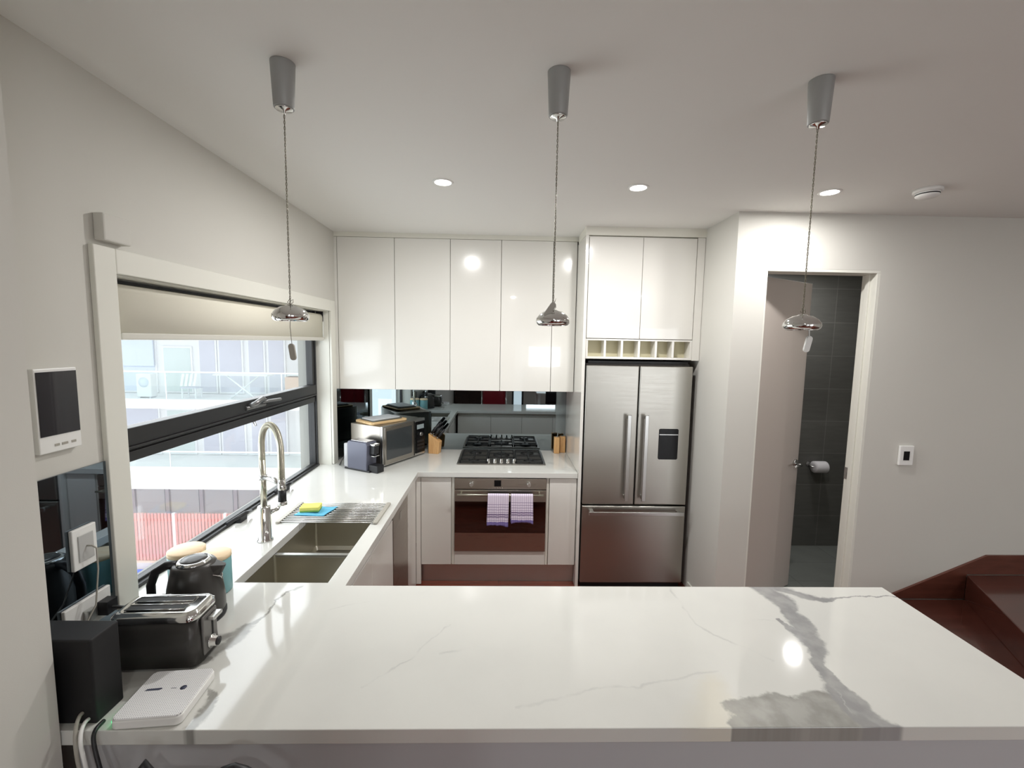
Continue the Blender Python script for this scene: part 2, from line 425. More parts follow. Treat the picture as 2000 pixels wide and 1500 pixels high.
def rrect(x0, x1, y0, y1, r, n=6):
    P = []
    for cx, cy, a0 in ((x1 - r, y1 - r, 0), (x0 + r, y1 - r, 90), (x0 + r, y0 + r, 180), (x1 - r, y0 + r, 270)):
        for i in range(n + 1):
            a = math.radians(a0 + 90 * i / n); P.append((cx + r * math.cos(a), cy + r * math.sin(a)))
    return P


XW, YM, ZC = -1.319, 3.907, 2.71          # window wall, splashback mirror, ceiling
YU, YO, YN = 3.525, 3.233, 2.77           # upper fronts, base fronts, near right wall
XE, XR = .59, 1.46                       # end panel, fridge recess right wall

# ------------------------------------------------------------------ the setting
struct('floor', W().box(-1.7, 5.2, -4.3, 4.1, -.08, 0), M['floor'])
struct('ceiling', W().box(-1.7, 5.2, -4.3, 4.1, ZC, ZC + .1), M['ceil'])
wl = W()
wl.box(-1.56, XW, 1.02, 1.536, 0, ZC).box(-1.56, XW, 1.536, 3.39, 0, .86).box(-1.56, XW, 1.536, 3.39, 2.09, ZC).box(-1.56, XW, 3.39, 4.05, 0, ZC)
struct('wall_left', wl, M['wall'])
struct('wall_left_near', W().box(-1.7, -1.08, -4.3, 1.02, 0, ZC), M['wall'])
struct('wall_back', W().box(-1.56, 5.2, 3.935, 4.08, 0, ZC), M['wall'])
# wall with the toilet doorway, and the return beside the fridge
wr = W(); YT = 2.89
wr.box(XR, 1.656, YN, YT, 0, ZC).box(1.656, 2.389, YN, YT, 2.370, ZC).box(2.389, 5.2, YN, YT, 0, ZC).box(XR, 1.56, YT, 3.935, 0, ZC)
struct('wall_right', wr, M['wall'])
struct('wall_toilet_side', W().box(4.3, 4.4, YT, 3.93, 0, 2.6), M['wall'])
struct('wall_toilet_back', W().box(1.56, 4.3, 3.915, 3.935, 0, 2.6), M['tile'])
struct('ceiling_toilet', W().box(1.56, 4.3, YT, 3.915, 2.55, 2.6), M['ceil'])
struct('floor_toilet', W().box(1.56, 4.3, YT, 3.915, 0, .004), M['tilefloor'])
struct('wall_far_right', W().box(5.1, 5.2, -4.2, YN, 0, ZC), M['wall'])
# the wall behind the camera with its windows
wf = W()
for x0, x1, z0, z1 in ((-1.1, .3, 0, ZC), (.3, .62, 2.2, ZC), (.62, .65, 0, ZC), (.65, 1.55, 0, 1.2), (.65, 1.55, 1.8, ZC), (1.55, 2.4, 0, ZC), (2.4, 4.6, 2.3, ZC), (4.6, 5.1, 0, ZC), (.3, .62, 0, .02)):
    wf.box(x0, x1, -4.3, -4.2, z0, z1)
struct('wall_front', wf, M['wall'])
struct('trim_1', W().box(XW, XE + .03, YU - .002, YU + .3, 2.674, ZC).box(XE, XR, 3.197, 3.5, 2.650, ZC), M['carc'])
struct('baseboard_back', W().box(XR - .012, XR, YN, 3.17, 0, .07), M['trimw'], bevel=.003)
# sloping stair skirting on the right wall, then level along the landing
struct('baseboard_right', W().prism([(2.40, 0), (2.40, .10), (2.659, .214), (3.305, .498), (5.09, .502), (5.09, .362), (3.177, .362), (3.177, .187), (2.618, .187), (2.618, 0)], YN - .014, YN, 'Y'), M['skirt'], bevel=.003)


def room_window(name, x0, x1, z0, z1, mull):
    f = W(); y0, y1 = -4.29, -4.22; t = .05
    f.box(x0, x0 + t, y0, y1, z0, z1).box(x1 - t, x1, y0, y1, z0, z1).box(x0 + t, x1 - t, y0, y1, z0, z0 + t).box(x0 + t, x1 - t, y0, y1, z1 - t, z1)
    for x in mull: f.box(x - t / 2, x + t / 2, y0, y1, z0 + t, z1 - t)
    o = struct(name, f, M['frame']); W().box(x0 + t, x1 - t, -4.26, -4.254, z0 + t, z1 - t).obj('pane', M['glass'], o)
    return o


room_window('window_2', .65, 1.55, 1.2, 1.8, [1.1])
room_window('window_3', 2.4, 4.6, .02, 2.3, [3.5])
room_window('window_4', .3, .62, .02, 2.2, [])

# kitchen window: frame, sash, panes, handles
win = W()
X0, X1 = -1.47, -1.42
win.box(X0 + .02, X1, 1.50, 1.57, .90, 2.09).box(X0, X1, 3.335, 3.39, .90, 2.09).box(X0 + .02, X1, 1.57, 3.335, .90, .925).box(X0, X1, 1.57, 3.335, 2.03, 2.09)
win.box(X0, X1 - .004, 1.57, 3.335, 1.405, 1.455)
win.box(X0, X1 + .012, 3.345, 3.36, .90, 2.09)
win.box(X0, X1 + .018, 1.57, 3.36, .90, .915)
wo = struct('window_1', win, M['frame'], bevel=.003)
sash = W()
sash.box(X0 + .005, X1 + .012, 1.56, 3.345, 1.462, 1.532).box(X0 + .005, X1 + .004, 1.56, 1.60, 1.532, 2.05).box(X0 + .005, X1 + .004, 3.31, 3.345, 1.532, 2.05).box(X0 + .005, X1 + .004, 1.56, 3.345, 2.0, 2.05)
sash.box(X0 + .005, X1 + .02, 1.56, 3.345, 1.452, 1.462)
sash.obj('sash', M['frame'], wo, bevel=.003)
sl = W(); sl.box(X0 + .005, X1 + .006, 1.57, 3.335, 1.40, 1.44); sl.obj('transom', M['frame'], wo, bevel=.003)
W().box(-1.449, -1.444, 1.6, 3.31, 1.535, 2.0).obj('pane', M['glass'], wo)
W().box(-1.449, -1.444, 1.57, 3.335, .925, 1.405).obj('pane', M['glass'], wo)
h = W(); h.tube([(X1 + .012, 2.45, 1.50), (X1 + .045, 2.47, 1.515), (X1 + .05, 2.53, 1.535), (X1 + .03, 2.60, 1.515)], [.012, .014, .012, .008], 10)
h.tube([(X1 + .03, 2.56, 1.51), (X1 + .045, 2.74, 1.502)], .009, 8); h.tube([(X1 + .012, 2.42, 1.49), (X1 + .02, 2.60, 1.49)], .012, 8)
h.obj('sash_handle', mat('handle_grey', (128, 128, 128), .35, .7), wo)
h = W(); h.tube([(X1, 2.51, 1.40), (X1 + .008, 2.51, 1.375), (X1 + .008, 2.53, 1.375), (X1, 2.53, 1.40)], .003, 8); h.obj('catch', M['satin'], wo)
for yy in (2.30, 2.78):
    h = W(); h.tube([(X1 + .02, yy - .1, .925), (X1 + .06, yy, .945), (X1 + .045, yy + .08, .925)], [.009, .012, .007], 8)
    h.box(X1 + .018, X1 + .05, yy - .03, yy + .03, .901, .93); h.obj('stay', M['black'], wo)
# architrave and reveals
ar = W(); xa = XW + .018
ar.box(XW, xa, 1.454, 1.536, .94, 2.172).box(XW, xa, 3.392, 3.475, .901, 2.172).box(XW, xa, 1.536, 3.392, 2.09, 2.172)
struct('trim_2', ar, M['trimw'], bevel=.003)
rv = W(); rv.box(-1.475, XW, 1.52, 1.5365, .86, 2.09).box(-1.475, XW, 3.3895, 3.40, .86, 2.09).box(-1.475, XW, 1.52, 3.40, 2.085, 2.0905)
struct('trim_3', rv, M['trimw'])

# doorway: jamb lining + leaf
jb = W(); jb.box(2.372, 2.390, YN + .001, YT - .001, 0, 2.352).box(1.655, 1.668, YN + .001, YT - .001, 0, 2.352).box(1.655, 2.390, YN + .001, YT - .001, 2.352, 2.371).box(2.360, 2.373, 2.82, 2.85, 0, 2.352)
jo = struct('trim_4', jb, M['trimw'], bevel=.002)
sk = W(); sk.box(2.3685, 2.3725, 2.856, 2.886, .985, 1.065); sk.box(2.366, 2.369, 2.863, 2.878, 1.01, 1.03).obj('strike_plate', M['satin'], jo)
ang = math.radians(29)
dl = tag(bpy.data.objects.new('door_1', None), None, None, None, 'structure'); C.objects.link(dl); dl.location = (1.674, 2.895, .01); dl.rotation_euler = (0, 0, ang)
MB().box(0, .70, 0, .038, 0, 2.335).obj('door_leaf', mat('door_paint', (196, 186, 178), .3, coat=.2, noise=.03, nscale=3), dl, bevel=.002)
h = MB(); h.cyl((.655, 0, .99), (.655, -.012, .99), .026); h.cyl((.665, -.01, .98), (.665, -.05, .98), .009); h.tube([(.665, -.045, .98), (.55, -.05, .98)], .009, 10)
h.cyl((.665, .038, .98), (.665, .05, .98), .026); h.cyl((.665, .05, .98), (.665, .09, .98), .009); h.tube([(.665, .085, .98), (.55, .09, .98)], .009, 10)
h.obj('door_handle', M['satin'], dl)

# winder steps rising to the right
st = thing('staircase', 'polished red timber winder steps rising beside the grey wall at right', 'stairs', (2.75, 1.3, 0))
pr = W(); pr.prism([(2.62, YN - .015), (2.62, .6), (5.09, .6), (5.09, YN - .015)], 0, .185); pr.obj('tread', M['stair'], st, bevel=.004)
pr = W(); pr.prism([(3.175, YN - .015), (2.70, 1.89), (2.70, .6), (5.09, .6), (5.09, YN - .015)], .185, .36); pr.obj('tread', M['stair'], st, bevel=.004)

# ------------------------------------------------------------------ worktop (continuous U)
def slab(cells, xs, ys, z0, z1):
    """rectilinear slab with inner faces left out"""
    mb = W(); nx, ny = len(xs) - 1, len(ys) - 1; idx = {}

    def v(i, j, z):
        k = (i, j, z)
        if k not in idx: idx[k] = len(mb.v); mb.v.append((xs[i], ys[j], z))
        return idx[k]
    inside = lambda i, j: 0 <= i < nx and 0 <= j < ny and cells(.5 * (xs[i] + xs[i + 1]), .5 * (ys[j] + ys[j + 1]))
    for i in range(nx):
        for j in range(ny):
            if not inside(i, j): continue
            fs = [[v(i, j, z1), v(i + 1, j, z1), v(i + 1, j + 1, z1), v(i, j + 1, z1)], [v(i, j + 1, z0), v(i + 1, j + 1, z0), v(i + 1, j, z0), v(i, j, z0)]]
            if not inside(i, j - 1): fs.append([v(i, j, z0), v(i + 1, j, z0), v(i + 1, j, z1), v(i, j, z1)])
            if not inside(i, j + 1): fs.append([v(i + 1, j + 1, z0), v(i, j + 1, z0), v(i, j + 1, z1), v(i + 1, j + 1, z1)])
            if not inside(i - 1, j): fs.append([v(i, j + 1, z0), v(i, j, z0), v(i, j, z1), v(i, j + 1, z1)])
            if not inside(i + 1, j): fs.append([v(i + 1, j, z0), v(i + 1, j + 1, z0), v(i + 1, j + 1, z1), v(i + 1, j, z1)])
            for f in fs: mb.f.append(f); mb.sm.append(False)
    return mb


SX0, SX1, SY0, SY1 = -1.063, -.690, 1.702, 2.47      # sink cut-out


def in_top(x, y):
    if SX0 < x < SX1 and SY0 < y < SY1: return False
    if x < XW: return 1.537 < y < 3.389 and x > -1.418
    if y < 1.682: return True
    if x < -.612: return True
    return y > 3.213 and x < XE


top = slab(in_top, [-1.418, XW, SX0, SX1, -.612, XE - .001, 1.585], [1.026, 1.537, 1.682, SY0, SY1, 3.213, 3.389, YM], .86, .90)
o = top.obj('worktop', M['marble'], None, base=(-.6, 2.4, .86), bevel=.002)
tag(o, 'white marble worktop with grey veins running from the front bench round past the sink', 'worktop')

# sink: two steel bowls under the worktop
sk = thing('sink', 'undermount double bowl stainless steel sink below the marble worktop', 'sink', (-.876, 2.08, .64))


def bowl(x0, x1, y0, y1, zb, zt, r):
    b = W(); n = 5
    P = rrect(x0, x1, y0, y1, r, n); k = len(P); Q = rrect(x0 + .012, x1 - .012, y0 + .012, y1 - .012, r, n)
    vs = [(x, y, zt) for x, y in P] + [(x, y, zb + .02) for x, y in P] + [(x, y, zb) for x, y in Q]
    fs = [(i + k, (i + 1) % k + k, (i + 1) % k, i) for i in range(k)] + [(i + 2 * k, (i + 1) % k + 2 * k, (i + 1) % k + k, i + k) for i in range(k)] + [tuple(range(2 * k, 3 * k))]
    b.add(vs, fs); o = b.obj('bowl', M['sinksteel'], sk, solid=.002)
    d = W(); cx, cy = .5 * (x0 + x1), .5 * (y0 + y1); d.lathe([(.045, .003), (.04, .005), (.012, .002), (0, .002)], (cx, cy, zb), 24); d.obj('drain', M['chrome'], sk)


bowl(SX0 - .003, SX1 + .003, SY0 - .003, 2.012, .66, .859, .012)
bowl(SX0 - .003, SX1 + .003, 2.030, SY1 + .003, .66, .859, .012)
W().box(SX0 - .003, SX1 + .003, 2.010, 2.032, .845, .8595).obj('divider', M['satin'], sk, bevel=.003)
o = W().lathe([(.055, 0), (.052, .012), (.03, .022), (0, .024)], (-.80, 1.80, .664), 24).obj('sink_plug', M['whitep'], None, base=(-.80, 1.80, .664))
tag(o, 'round white plug cover resting in the near sink bowl', 'sink plug')

# drying rack over the far bowl
rk = thing('drying_rack', 'roll-up steel drying rack laid across the far sink bowl', 'drying rack', (-.92, 2.41, .90))
for x0, x1 in ((-1.19, -1.165), (-.675, -.650)):
    W().prism(rrect(x0, x1, 2.262, 2.56, .01), .901, .912).obj('end_strip', M['greyp'], rk, bevel=.002)
for i in range(13):
    y = 2.275 + i * .0225; W().tube([(-1.168, y, .907), (-.672, y, .907)], .0036, 8).obj('rod', M['satin'], rk)
o = W().grid(lambda u, v: (-1.13 + .165 * u + .03 * v, 2.352 + .135 * v - .01 * u, .913 + .004 * math.sin(7 * u) * math.sin(5 * v) ** 2), 16, 12).obj('dish_cloth', M['cloth'], None, base=(-1.04, 2.41, .912), solid=.003)
tag(o, 'light blue dish cloth spread under the sponge on the drying rack', 'cloth')
sp = thing('sponge', 'yellow scouring sponge lying on the blue cloth', 'sponge', (-1.063, 2.415, .919), math.radians(8))
MB().box(-.052, .052, -.036, .036, .006, .028).obj('foam', M['sponge'], sp, bevel=.005, seg=3)
MB().box(-.052, .052, -.036, .036, 0, .006).obj('scourer', M['sponge2'], sp, bevel=.002)

# tap with a spring neck
fx, fy = -1.140, 2.078
tp = thing('kitchen_tap', 'tall spring neck kitchen tap in polished nickel beside the sink', 'tap', (fx, fy, .90))
W().lathe([(.036, 0), (.036, .005), (.030, .010), (.029, .165), (.027, .172), (0, .172)], (fx, fy, .90), 32).obj('tap_body', M['chrome'], tp)
W().tube([(fx + .0, fy, 1.065), (fx, fy, 1.30)], .0145, 20).obj('riser', M['nickel'], tp)
dx, dy = .140, -.10; pts = []
for i in range(25):
    a = PI - PI * i / 24; k = .5 + .5 * math.cos(a); pts.append((fx + dx * k, fy + dy * k, 1.372 + .108 * math.sin(a)))
pts = [(fx, fy, 1.28), (fx, fy, 1.33)] + pts + [(fx + dx, fy + dy, 1.30), (fx + dx, fy + dy, 1.235)]
W().tube(pts, .0125, 16).obj('hose', M['nickel'], tp)
# spring coil round the hose
coil = []; path = [Vector(p) for p in pts]; L = [0]
for a, b in zip(path, path[1:]): L.append(L[-1] + (b - a).length)


def along(t):
    d = t * L[-1]
    for i in range(len(path) - 1):
        if d <= L[i + 1] or i == len(path) - 2:
            f = (d - L[i]) / (L[i + 1] - L[i]); return path[i].lerp(path[i + 1], f), (path[i + 1] - path[i]).normalized()


side = Vector((dy, -dx, 0)).normalized(); turns = 150
for i in range(turns * 10 + 1):
    p, t = along(i / (turns * 10)); bn = t.cross(side).normalized(); a = 2 * PI * i / 10
    coil.append(p + (side * math.cos(a) + bn * math.sin(a)) * .0140)
W().tube(coil, .0011, 5).obj('spring', M['nickel'], tp)
W().tube([(fx + dx, fy + dy, 1.24), (fx + dx, fy + dy, 1.20), (fx + dx, fy + dy, 1.19)], [.016, .018, .018], 20).obj('collar', M['chrome'], tp)
W().tube([(fx + dx, fy + dy, 1.19), (fx + dx, fy + dy, 1.135)], .0175, 20).obj('spray_head', M['black'], tp)
W().tube([(fx + dx, fy + dy, 1.135), (fx + dx, fy + dy, 1.118)], [.019, .021], 20).obj('spray_tip', M['chrome'], tp)
W().tube([(fx, fy, 1.215), (fx + dx * .5, fy + dy * .5, 1.222), (fx + dx * .9, fy + dy * .9, 1.215)], [.010, .013, .011], 12).lathe([(.019, -.012), (.019, .012), (.014, .012)], (fx, fy, 1.215), 20).obj('holder_arm', M['satin'], tp)
W().tube([(fx + .02, fy + .015, 1.035), (fx + .04, fy + .045, 1.04), (fx + .045, fy + .075, 1.06)], [.013, .011, .007], 12).obj('lever', M['chrome'], tp)

# ------------------------------------------------------------------ wall cabinets
G = .0018


def door(x0, x1, z0, z1, y, parent, name='door', m=None):
    return W().box(x0 + G, x1 - G, y, y + .019, z0, z1).obj(name, m or M['gloss'], parent, bevel=.0015)


zb, zt = 1.483, 2.672
seams = [-1.297, -.851, -.414, -.012, .398, XE - .003]
for k, (a, b, lab) in enumerate(((0, 2, 'gloss white two-door wall cabinet nearest the window'), (2, 4, 'gloss white two-door wall cabinet above the cooktop'), (4, 5, 'narrow one-door white wall cabinet beside the fridge panel'))):
    x0, x1 = seams[a], seams[b]
    t = thing('wall_cabinet', lab, 'cabinet', (.5 * (x0 + x1), 3.72, zb), 0, 'gloss white wall cabinets')
    W().box(x0 + .001, x1 - .001, YU + .022, YM - .002, zb + .008, zt).obj('carcass', M['carc'], t)
    for i in range(a, b): door(seams[i], seams[i + 1], zb, zt, YU, t)
o = W().box(XW, -1.299, YU + .002, YU + .10, zb, zt).obj('filler_strip', M['gloss'], None, base=(-1.31, YU + .05, zb)); tag(o, 'thin white filler strip between wall cabinets and window wall', 'filler strip')
# fridge end panel
o = W().box(XE, XE + .022, 3.195, YM, 0, 2.649).obj('end_panel', M['gloss'], None, base=(XE + .013, 3.55, 0), bevel=.0015); tag(o, 'tall white end panel standing between cooktop run and fridge', 'panel')
YG = 3.200
t = thing('fridge_cabinet', 'gloss white two-door cabinet above the fridge', 'cabinet', (1.02, 3.5, 1.915))
W().box(XE + .024, XR - .004, YG + .022, YM - .004, 1.925, 2.648).obj('carcass', M['carc'], t)
door(.615, 1.007, 1.918, 2.640, YG, t); door(1.007, 1.398, 1.918, 2.640, YG, t)
W().box(1.401, XR - .003, YG + .003, YG + .021, 1.765, 2.648).obj('filler', M['gloss'], t)
# wine cubbies
t = thing('wine_rack', 'open white rack of six square cubbies just above the fridge', 'rack', (1.01, 3.5, 1.77))
r = W(); r.box(XE + .024, 1.40, YG + .003, YM - .004, 1.768, 1.784).box(XE + .024, 1.40, YG + .003, YM - .004, 1.902, 1.914)
xa0, xa1 = .630, 1.385; cw = (xa1 - xa0) / 6
r.box(XE + .024, xa0, YG + .003, YG + .30, 1.784, 1.902).box(xa1, 1.40, YG + .003, YG + .30, 1.784, 1.902)
for i in range(1, 6): r.box(xa0 + i * cw - .008, xa0 + i * cw + .008, YG + .003, YG + .10, 1.784, 1.902)
r.obj('frame', M['gloss'], t, bevel=.001)
W().box(xa0, xa1, YG + .10, YG + .11, 1.784, 1.902).obj('back_board', mat('cubby_back', (206, 200, 170), .5), t)

# splashback mirrors
o = W().box(XW + .008, XE, YM, YM + .007, .90, 1.49).obj('splashback', M['mirror'], None, base=(-.3, YM, .9)); tag(o, 'wide grey mirrored splashback behind the cooktop', 'splashback')
o = W().box(XW, XW + .007, 3.478, YM, .902, 1.483).obj('splashback', M['mirror'], None, base=(XW, 3.7, .9)); tag(o, 'narrow dark mirrored splashback on the window wall behind the coffee machine', 'splashback')
o = W().box(XW, XW + .007, 1.022, 1.465, .902, 1.466).obj('splashback', M['splash'], None, base=(XW, 1.25, .9)); tag(o, 'dark mirrored glass panel behind the kettle and toaster', 'splashback')

# ------------------------------------------------------------------ base cabinets, back run
zk, zd = .165, .852
t = thing('base_cabinet', 'white base cabinet with one door left of the oven', 'cabinet', (-.48, 3.5, 0), 0, 'white base cabinets')
W().box(-.612, -.363, YO + .021, YM - .03, zk, .858).obj('carcass', M['carc'], t)
door(-.596, -.366, zk, zd, YO, t); W().box(-.633, -.598, YO, YO + .018, zk - .16, zd).obj('filler', M['gloss'], t)
t = thing('base_cabinet', 'white base cabinet with one door right of the oven', 'cabinet', (.48, 3.5, 0), 0, 'white base cabinets')
W().box(.376, XE - .002, YO + .021, YM - .03, zk, .858).obj('carcass', M['carc'], t); door(.378, XE - .003, zk, zd, YO, t)
t = thing('oven_cabinet', 'white housing with a low drawer front under the oven', 'cabinet', (.007, 3.5, 0))
W().box(-.361, -.344, YO + .003, YM - .03, zk, .858).box(.356, .374, YO + .003, YM - .03, zk, .858).box(-.344, .356, YO + .02, YM - .03, zk, .27).obj('carcass', M['carc'], t)
W().box(-.342, .354, YO, YO + .018, zk, .270).obj('drawer_front', M['gloss'], t, bevel=.0015)
W().box(-.63, XE - .002, YO + .06, YO + .075, 0, zk).obj('kickboard', mat('kick_metal', (214, 208, 202), .42, 1, noise=.03), None, base=(0, YO + .07, 0))
o = bpy.data.objects['kickboard']; tag(o, 'brushed metal kickboard under the oven run', 'kickboard')

# oven
OX0, OX1, OZ0, OZ1 = -.341, .353, .277, .852
ov = thing('oven', 'built-in stainless steel oven with dark glass door below the cooktop', 'oven', (.006, 3.5, OZ0))
W().box(OX0 + .01, OX1 - .01, YO + .02, 3.80, OZ0 + .005, OZ1 - .01).obj('oven_body', M['dark'], ov)
W().box(OX0, OX1, YO - .012, YO + .02, .768, OZ1).obj('control_panel', M['steel'], ov, bevel=.002)
for x in (-.213, .220):
    W().cyl((x, YO - .012, .812), (x, YO - .042, .812), .017, .014).box(x - .003, x + .003, YO - .048, YO - .04, .798, .826).obj('knob', M['chrome'], ov)
W().box(-.042, .010, YO - .0135, YO - .011, .79, .838).obj('clock_display', M['blackg'], ov)
b = W()
for i in range(5): b.cyl((-.052 + i * .018, YO - .012, .779), (-.052 + i * .018, YO - .015, .779), .0035, n=10)
b.obj('button_row', M['chrome'], ov)
d = W().box(OX0, OX1, YO - .012, YO + .02, OZ0, .762).obj('oven_door', M['steel'], ov, bevel=.002)
W().box(OX0 + .002, OX1 - .002, YO - .014, YO - .011, .425, .672).obj('glass', mat('oven_glass', (40, 22, 18), .06, coat=1), d)
hb = W(); hb.tube([(-.318, YO - .055, .738), (.330, YO - .055, .738)], .008, 12)
for x in (-.29, .302): hb.tube([(x, YO - .012, .738), (x, YO - .055, .738)], .007, 10)
hb.obj('handle', M['nickel'], d)

# tea towels over the oven handle
tw = bpy.data.materials.new('tea_towel'); tw.use_nodes = True
nt = tw.node_tree; b = nt.nodes['Principled BSDF']; b.inputs['Roughness'].default_value = .9
uv = nt.nodes.new('ShaderNodeTexCoord'); sp_ = nt.nodes.new('ShaderNodeSeparateXYZ'); nt.links.new(uv.outputs['Object'], sp_.inputs[0])


def stripes(out, scale, width, off=0):
    a = nt.nodes.new('ShaderNodeMath'); a.operation = 'MULTIPLY_ADD'; nt.links.new(out, a.inputs[0]); a.inputs[1].default_value = scale; a.inputs[2].default_value = off
    f = nt.nodes.new('ShaderNodeMath'); f.operation = 'FRACT'; nt.links.new(a.outputs[0], f.inputs[0])
    l = nt.nodes.new('ShaderNodeMath'); l.operation = 'LESS_THAN'; nt.links.new(f.outputs[0], l.inputs[0]); l.inputs[1].default_value = width
    return l.outputs[0]


def band(out, z0, z1):
    g = nt.nodes.new('ShaderNodeMath'); g.operation = 'GREATER_THAN'; nt.links.new(out, g.inputs[0]); g.inputs[1].default_value = z0
    l = nt.nodes.new('ShaderNodeMath'); l.operation = 'LESS_THAN'; nt.links.new(out, l.inputs[0]); l.inputs[1].default_value = z1
    m_ = nt.nodes.new('ShaderNodeMath'); m_.operation = 'MULTIPLY'; nt.links.new(g.outputs[0], m_.inputs[0]); nt.links.new(l.outputs[0], m_.inputs[1]); return m_.outputs[0]


def mixn(fac, c1, rgb, k=1.):
    x = nt.nodes.new('ShaderNodeMixRGB'); q = nt.nodes.new('ShaderNodeMath'); q.operation = 'MULTIPLY'; nt.links.new(fac, q.inputs[0]); q.inputs[1].default_value = k
    nt.links.new(q.outputs[0], x.inputs['Fac']); x.inputs['Color2'].default_value = (*lin(rgb), 1)
    if isinstance(c1, tuple): x.inputs['Color1'].default_value = (*lin(c1), 1)
    else: nt.links.new(c1, x.inputs['Color1'])
    return x.outputs['Color']


Zt = sp_.outputs['Z']
c = mixn(stripes(sp_.outputs['X'], 62, .22), (232, 222, 238), (150, 122, 172), .55)
hs = nt.nodes.new('ShaderNodeMath'); hs.operation = 'MULTIPLY'; nt.links.new(stripes(Zt, 50, .2), hs.inputs[0]); nt.links.new(band(Zt, .0, .17), hs.inputs[1])
c = mixn(hs.outputs[0], c, (112, 86, 140), .7)
c = mixn(band(Zt, .066, .073), c, (96, 72, 120), .9); c = mixn(band(Zt, .083, .090), c, (96, 72, 120), .9)
c = mixn(band(Zt, -.05, .030), c, (98, 84, 160), .85)
nt.links.new(c, b.inputs['Base Color'])


def towel(x0, x1, zbot, zback, label, skew, flip):
    yh = YO - .055; zh = .738; r = .0105; L1 = zh - zbot; L2 = zh - zback; T = L1 + PI * r + L2

    def fn(u, v):
        d = v * T; x = x0 + (x1 - x0) * u; k = min(1, d / L1) if d < L1 else 1
        if d < L1: y, z = yh - r, zbot + d
        elif d < L1 + PI * r:
            a = (d - L1) / r; y, z = yh - r * math.cos(a), zh + r * math.sin(a)
        else: y, z = yh + r, zh - (d - L1 - PI * r)
        drop = max(0, (zh - z) / L1); wv = .006 * drop * math.sin(u * 9 + flip) + .004 * drop * math.sin(u * 21 + 1 + flip)
        if d < L1: y += -abs(wv) - .004 * drop; x += skew * drop * (1 - .3 * u); z += .012 * math.sin(u * PI) * drop * (1 if flip else .6) - .010 * u * drop * (0 if flip else 1)
        else: y += .25 * abs(wv)
        return (x, y, z)
    o = W().grid(fn, 28, 60).obj('tea_towel', tw, None, base=(.5 * (x0 + x1), yh, zbot), solid=.003)
    tag(o, label, 'tea towel', 'tea towels on the oven handle')


towel(-.088, .070, .508, .56, 'purple checked tea towel hanging at the left on the oven handle', -.006, 0)
towel(.084, .250, .524, .52, 'purple checked tea towel hanging at the right on the oven handle', .006, 2)

# cooktop
ct = thing('cooktop', 'five burner gas cooktop with black trivets set in the back worktop', 'cooktop', (.01, 3.64, .90))
KX0, KX1, KY0, KY1 = -.345, .365, 3.41, 3.858
W().prism(rrect(KX0, KX1, KY0, KY1, .01), .9, .909).obj('plate', mat('cooktop_steel', (158, 154, 148), .3, .9, noise=.1, nscale=20), ct, bevel=.002)
burn = [(-.215, 3.50, .034), (-.215, 3.755, .042), (.01, 3.69, .06), (.235, 3.50, .034), (.235, 3.755, .046)]
for x, y, r_b in burn:
    W().lathe([(r_b + .012, 0), (r_b + .010, .004), (r_b, .006), (r_b, .010), (r_b - .004, .012), (0, .013)], (x, y, .909), 24).obj('burner', M['iron'], ct)
for x0, x1, cs in ((-.325, -.105, [(-.215, 3.50), (-.215, 3.755)]), (-.10, .12, [(.01, 3.69)]), (.125, .345, [(.235, 3.50), (.235, 3.755)])):
    y0 = 3.43 if len(cs) == 2 else 3.56; y1 = 3.815; z = .917; g = W(); q = .005
    g.box(x0, x1, y0, y0 + 2 * q, z, z + 2 * q).box(x0, x1, y1 - 2 * q, y1, z, z + 2 * q).box(x0, x0 + 2 * q, y0, y1, z, z + 2 * q).box(x1 - 2 * q, x1, y0, y1, z, z + 2 * q)
    if len(cs) == 2: g.box(x0, x1, 3.622, 3.634, z, z + 2 * q)
    for cx, cy in cs:
        for dx_, dy_ in ((1, 0), (-1, 0), (0, 1), (0, -1)):
            a = (cx + dx_ * .028, cy + dy_ * .028); e = (x1 if dx_ > 0 else x0 if dx_ < 0 else cx, (y1 if dy_ > 0 else y0) if dy_ else cy)
            if len(cs) == 2 and dy_: e = (cx, min(max(cy + dy_ * .125, y0), y1))
            X_, Y_ = sorted((a[0], e[0])), sorted((a[1], e[1]))
            if dx_: g.box(X_[0], X_[1], cy - .005, cy + .005, z + .001, z + .011)
            else: g.box(cx - .005, cx + .005, Y_[0], Y_[1], z + .001, z + .011)
    for xx in (x0, x1 - .012):
        for yy in (y0, y1 - .012): g.box(xx, xx + .012, yy, yy + .012, .909, z)
    g.obj('trivet', M['iron'], ct, bevel=.0015)
for i in range(5):
    x = -.118 + i * .065; kx = .01 + (i - 2) * .052
    W().lathe([(.017, 0), (.016, .006), (.013, .008), (.012, .030), (.010, .032), (0, .032)], (kx, 3.455, .909), 20).obj('knob', M['chrome'], ct)

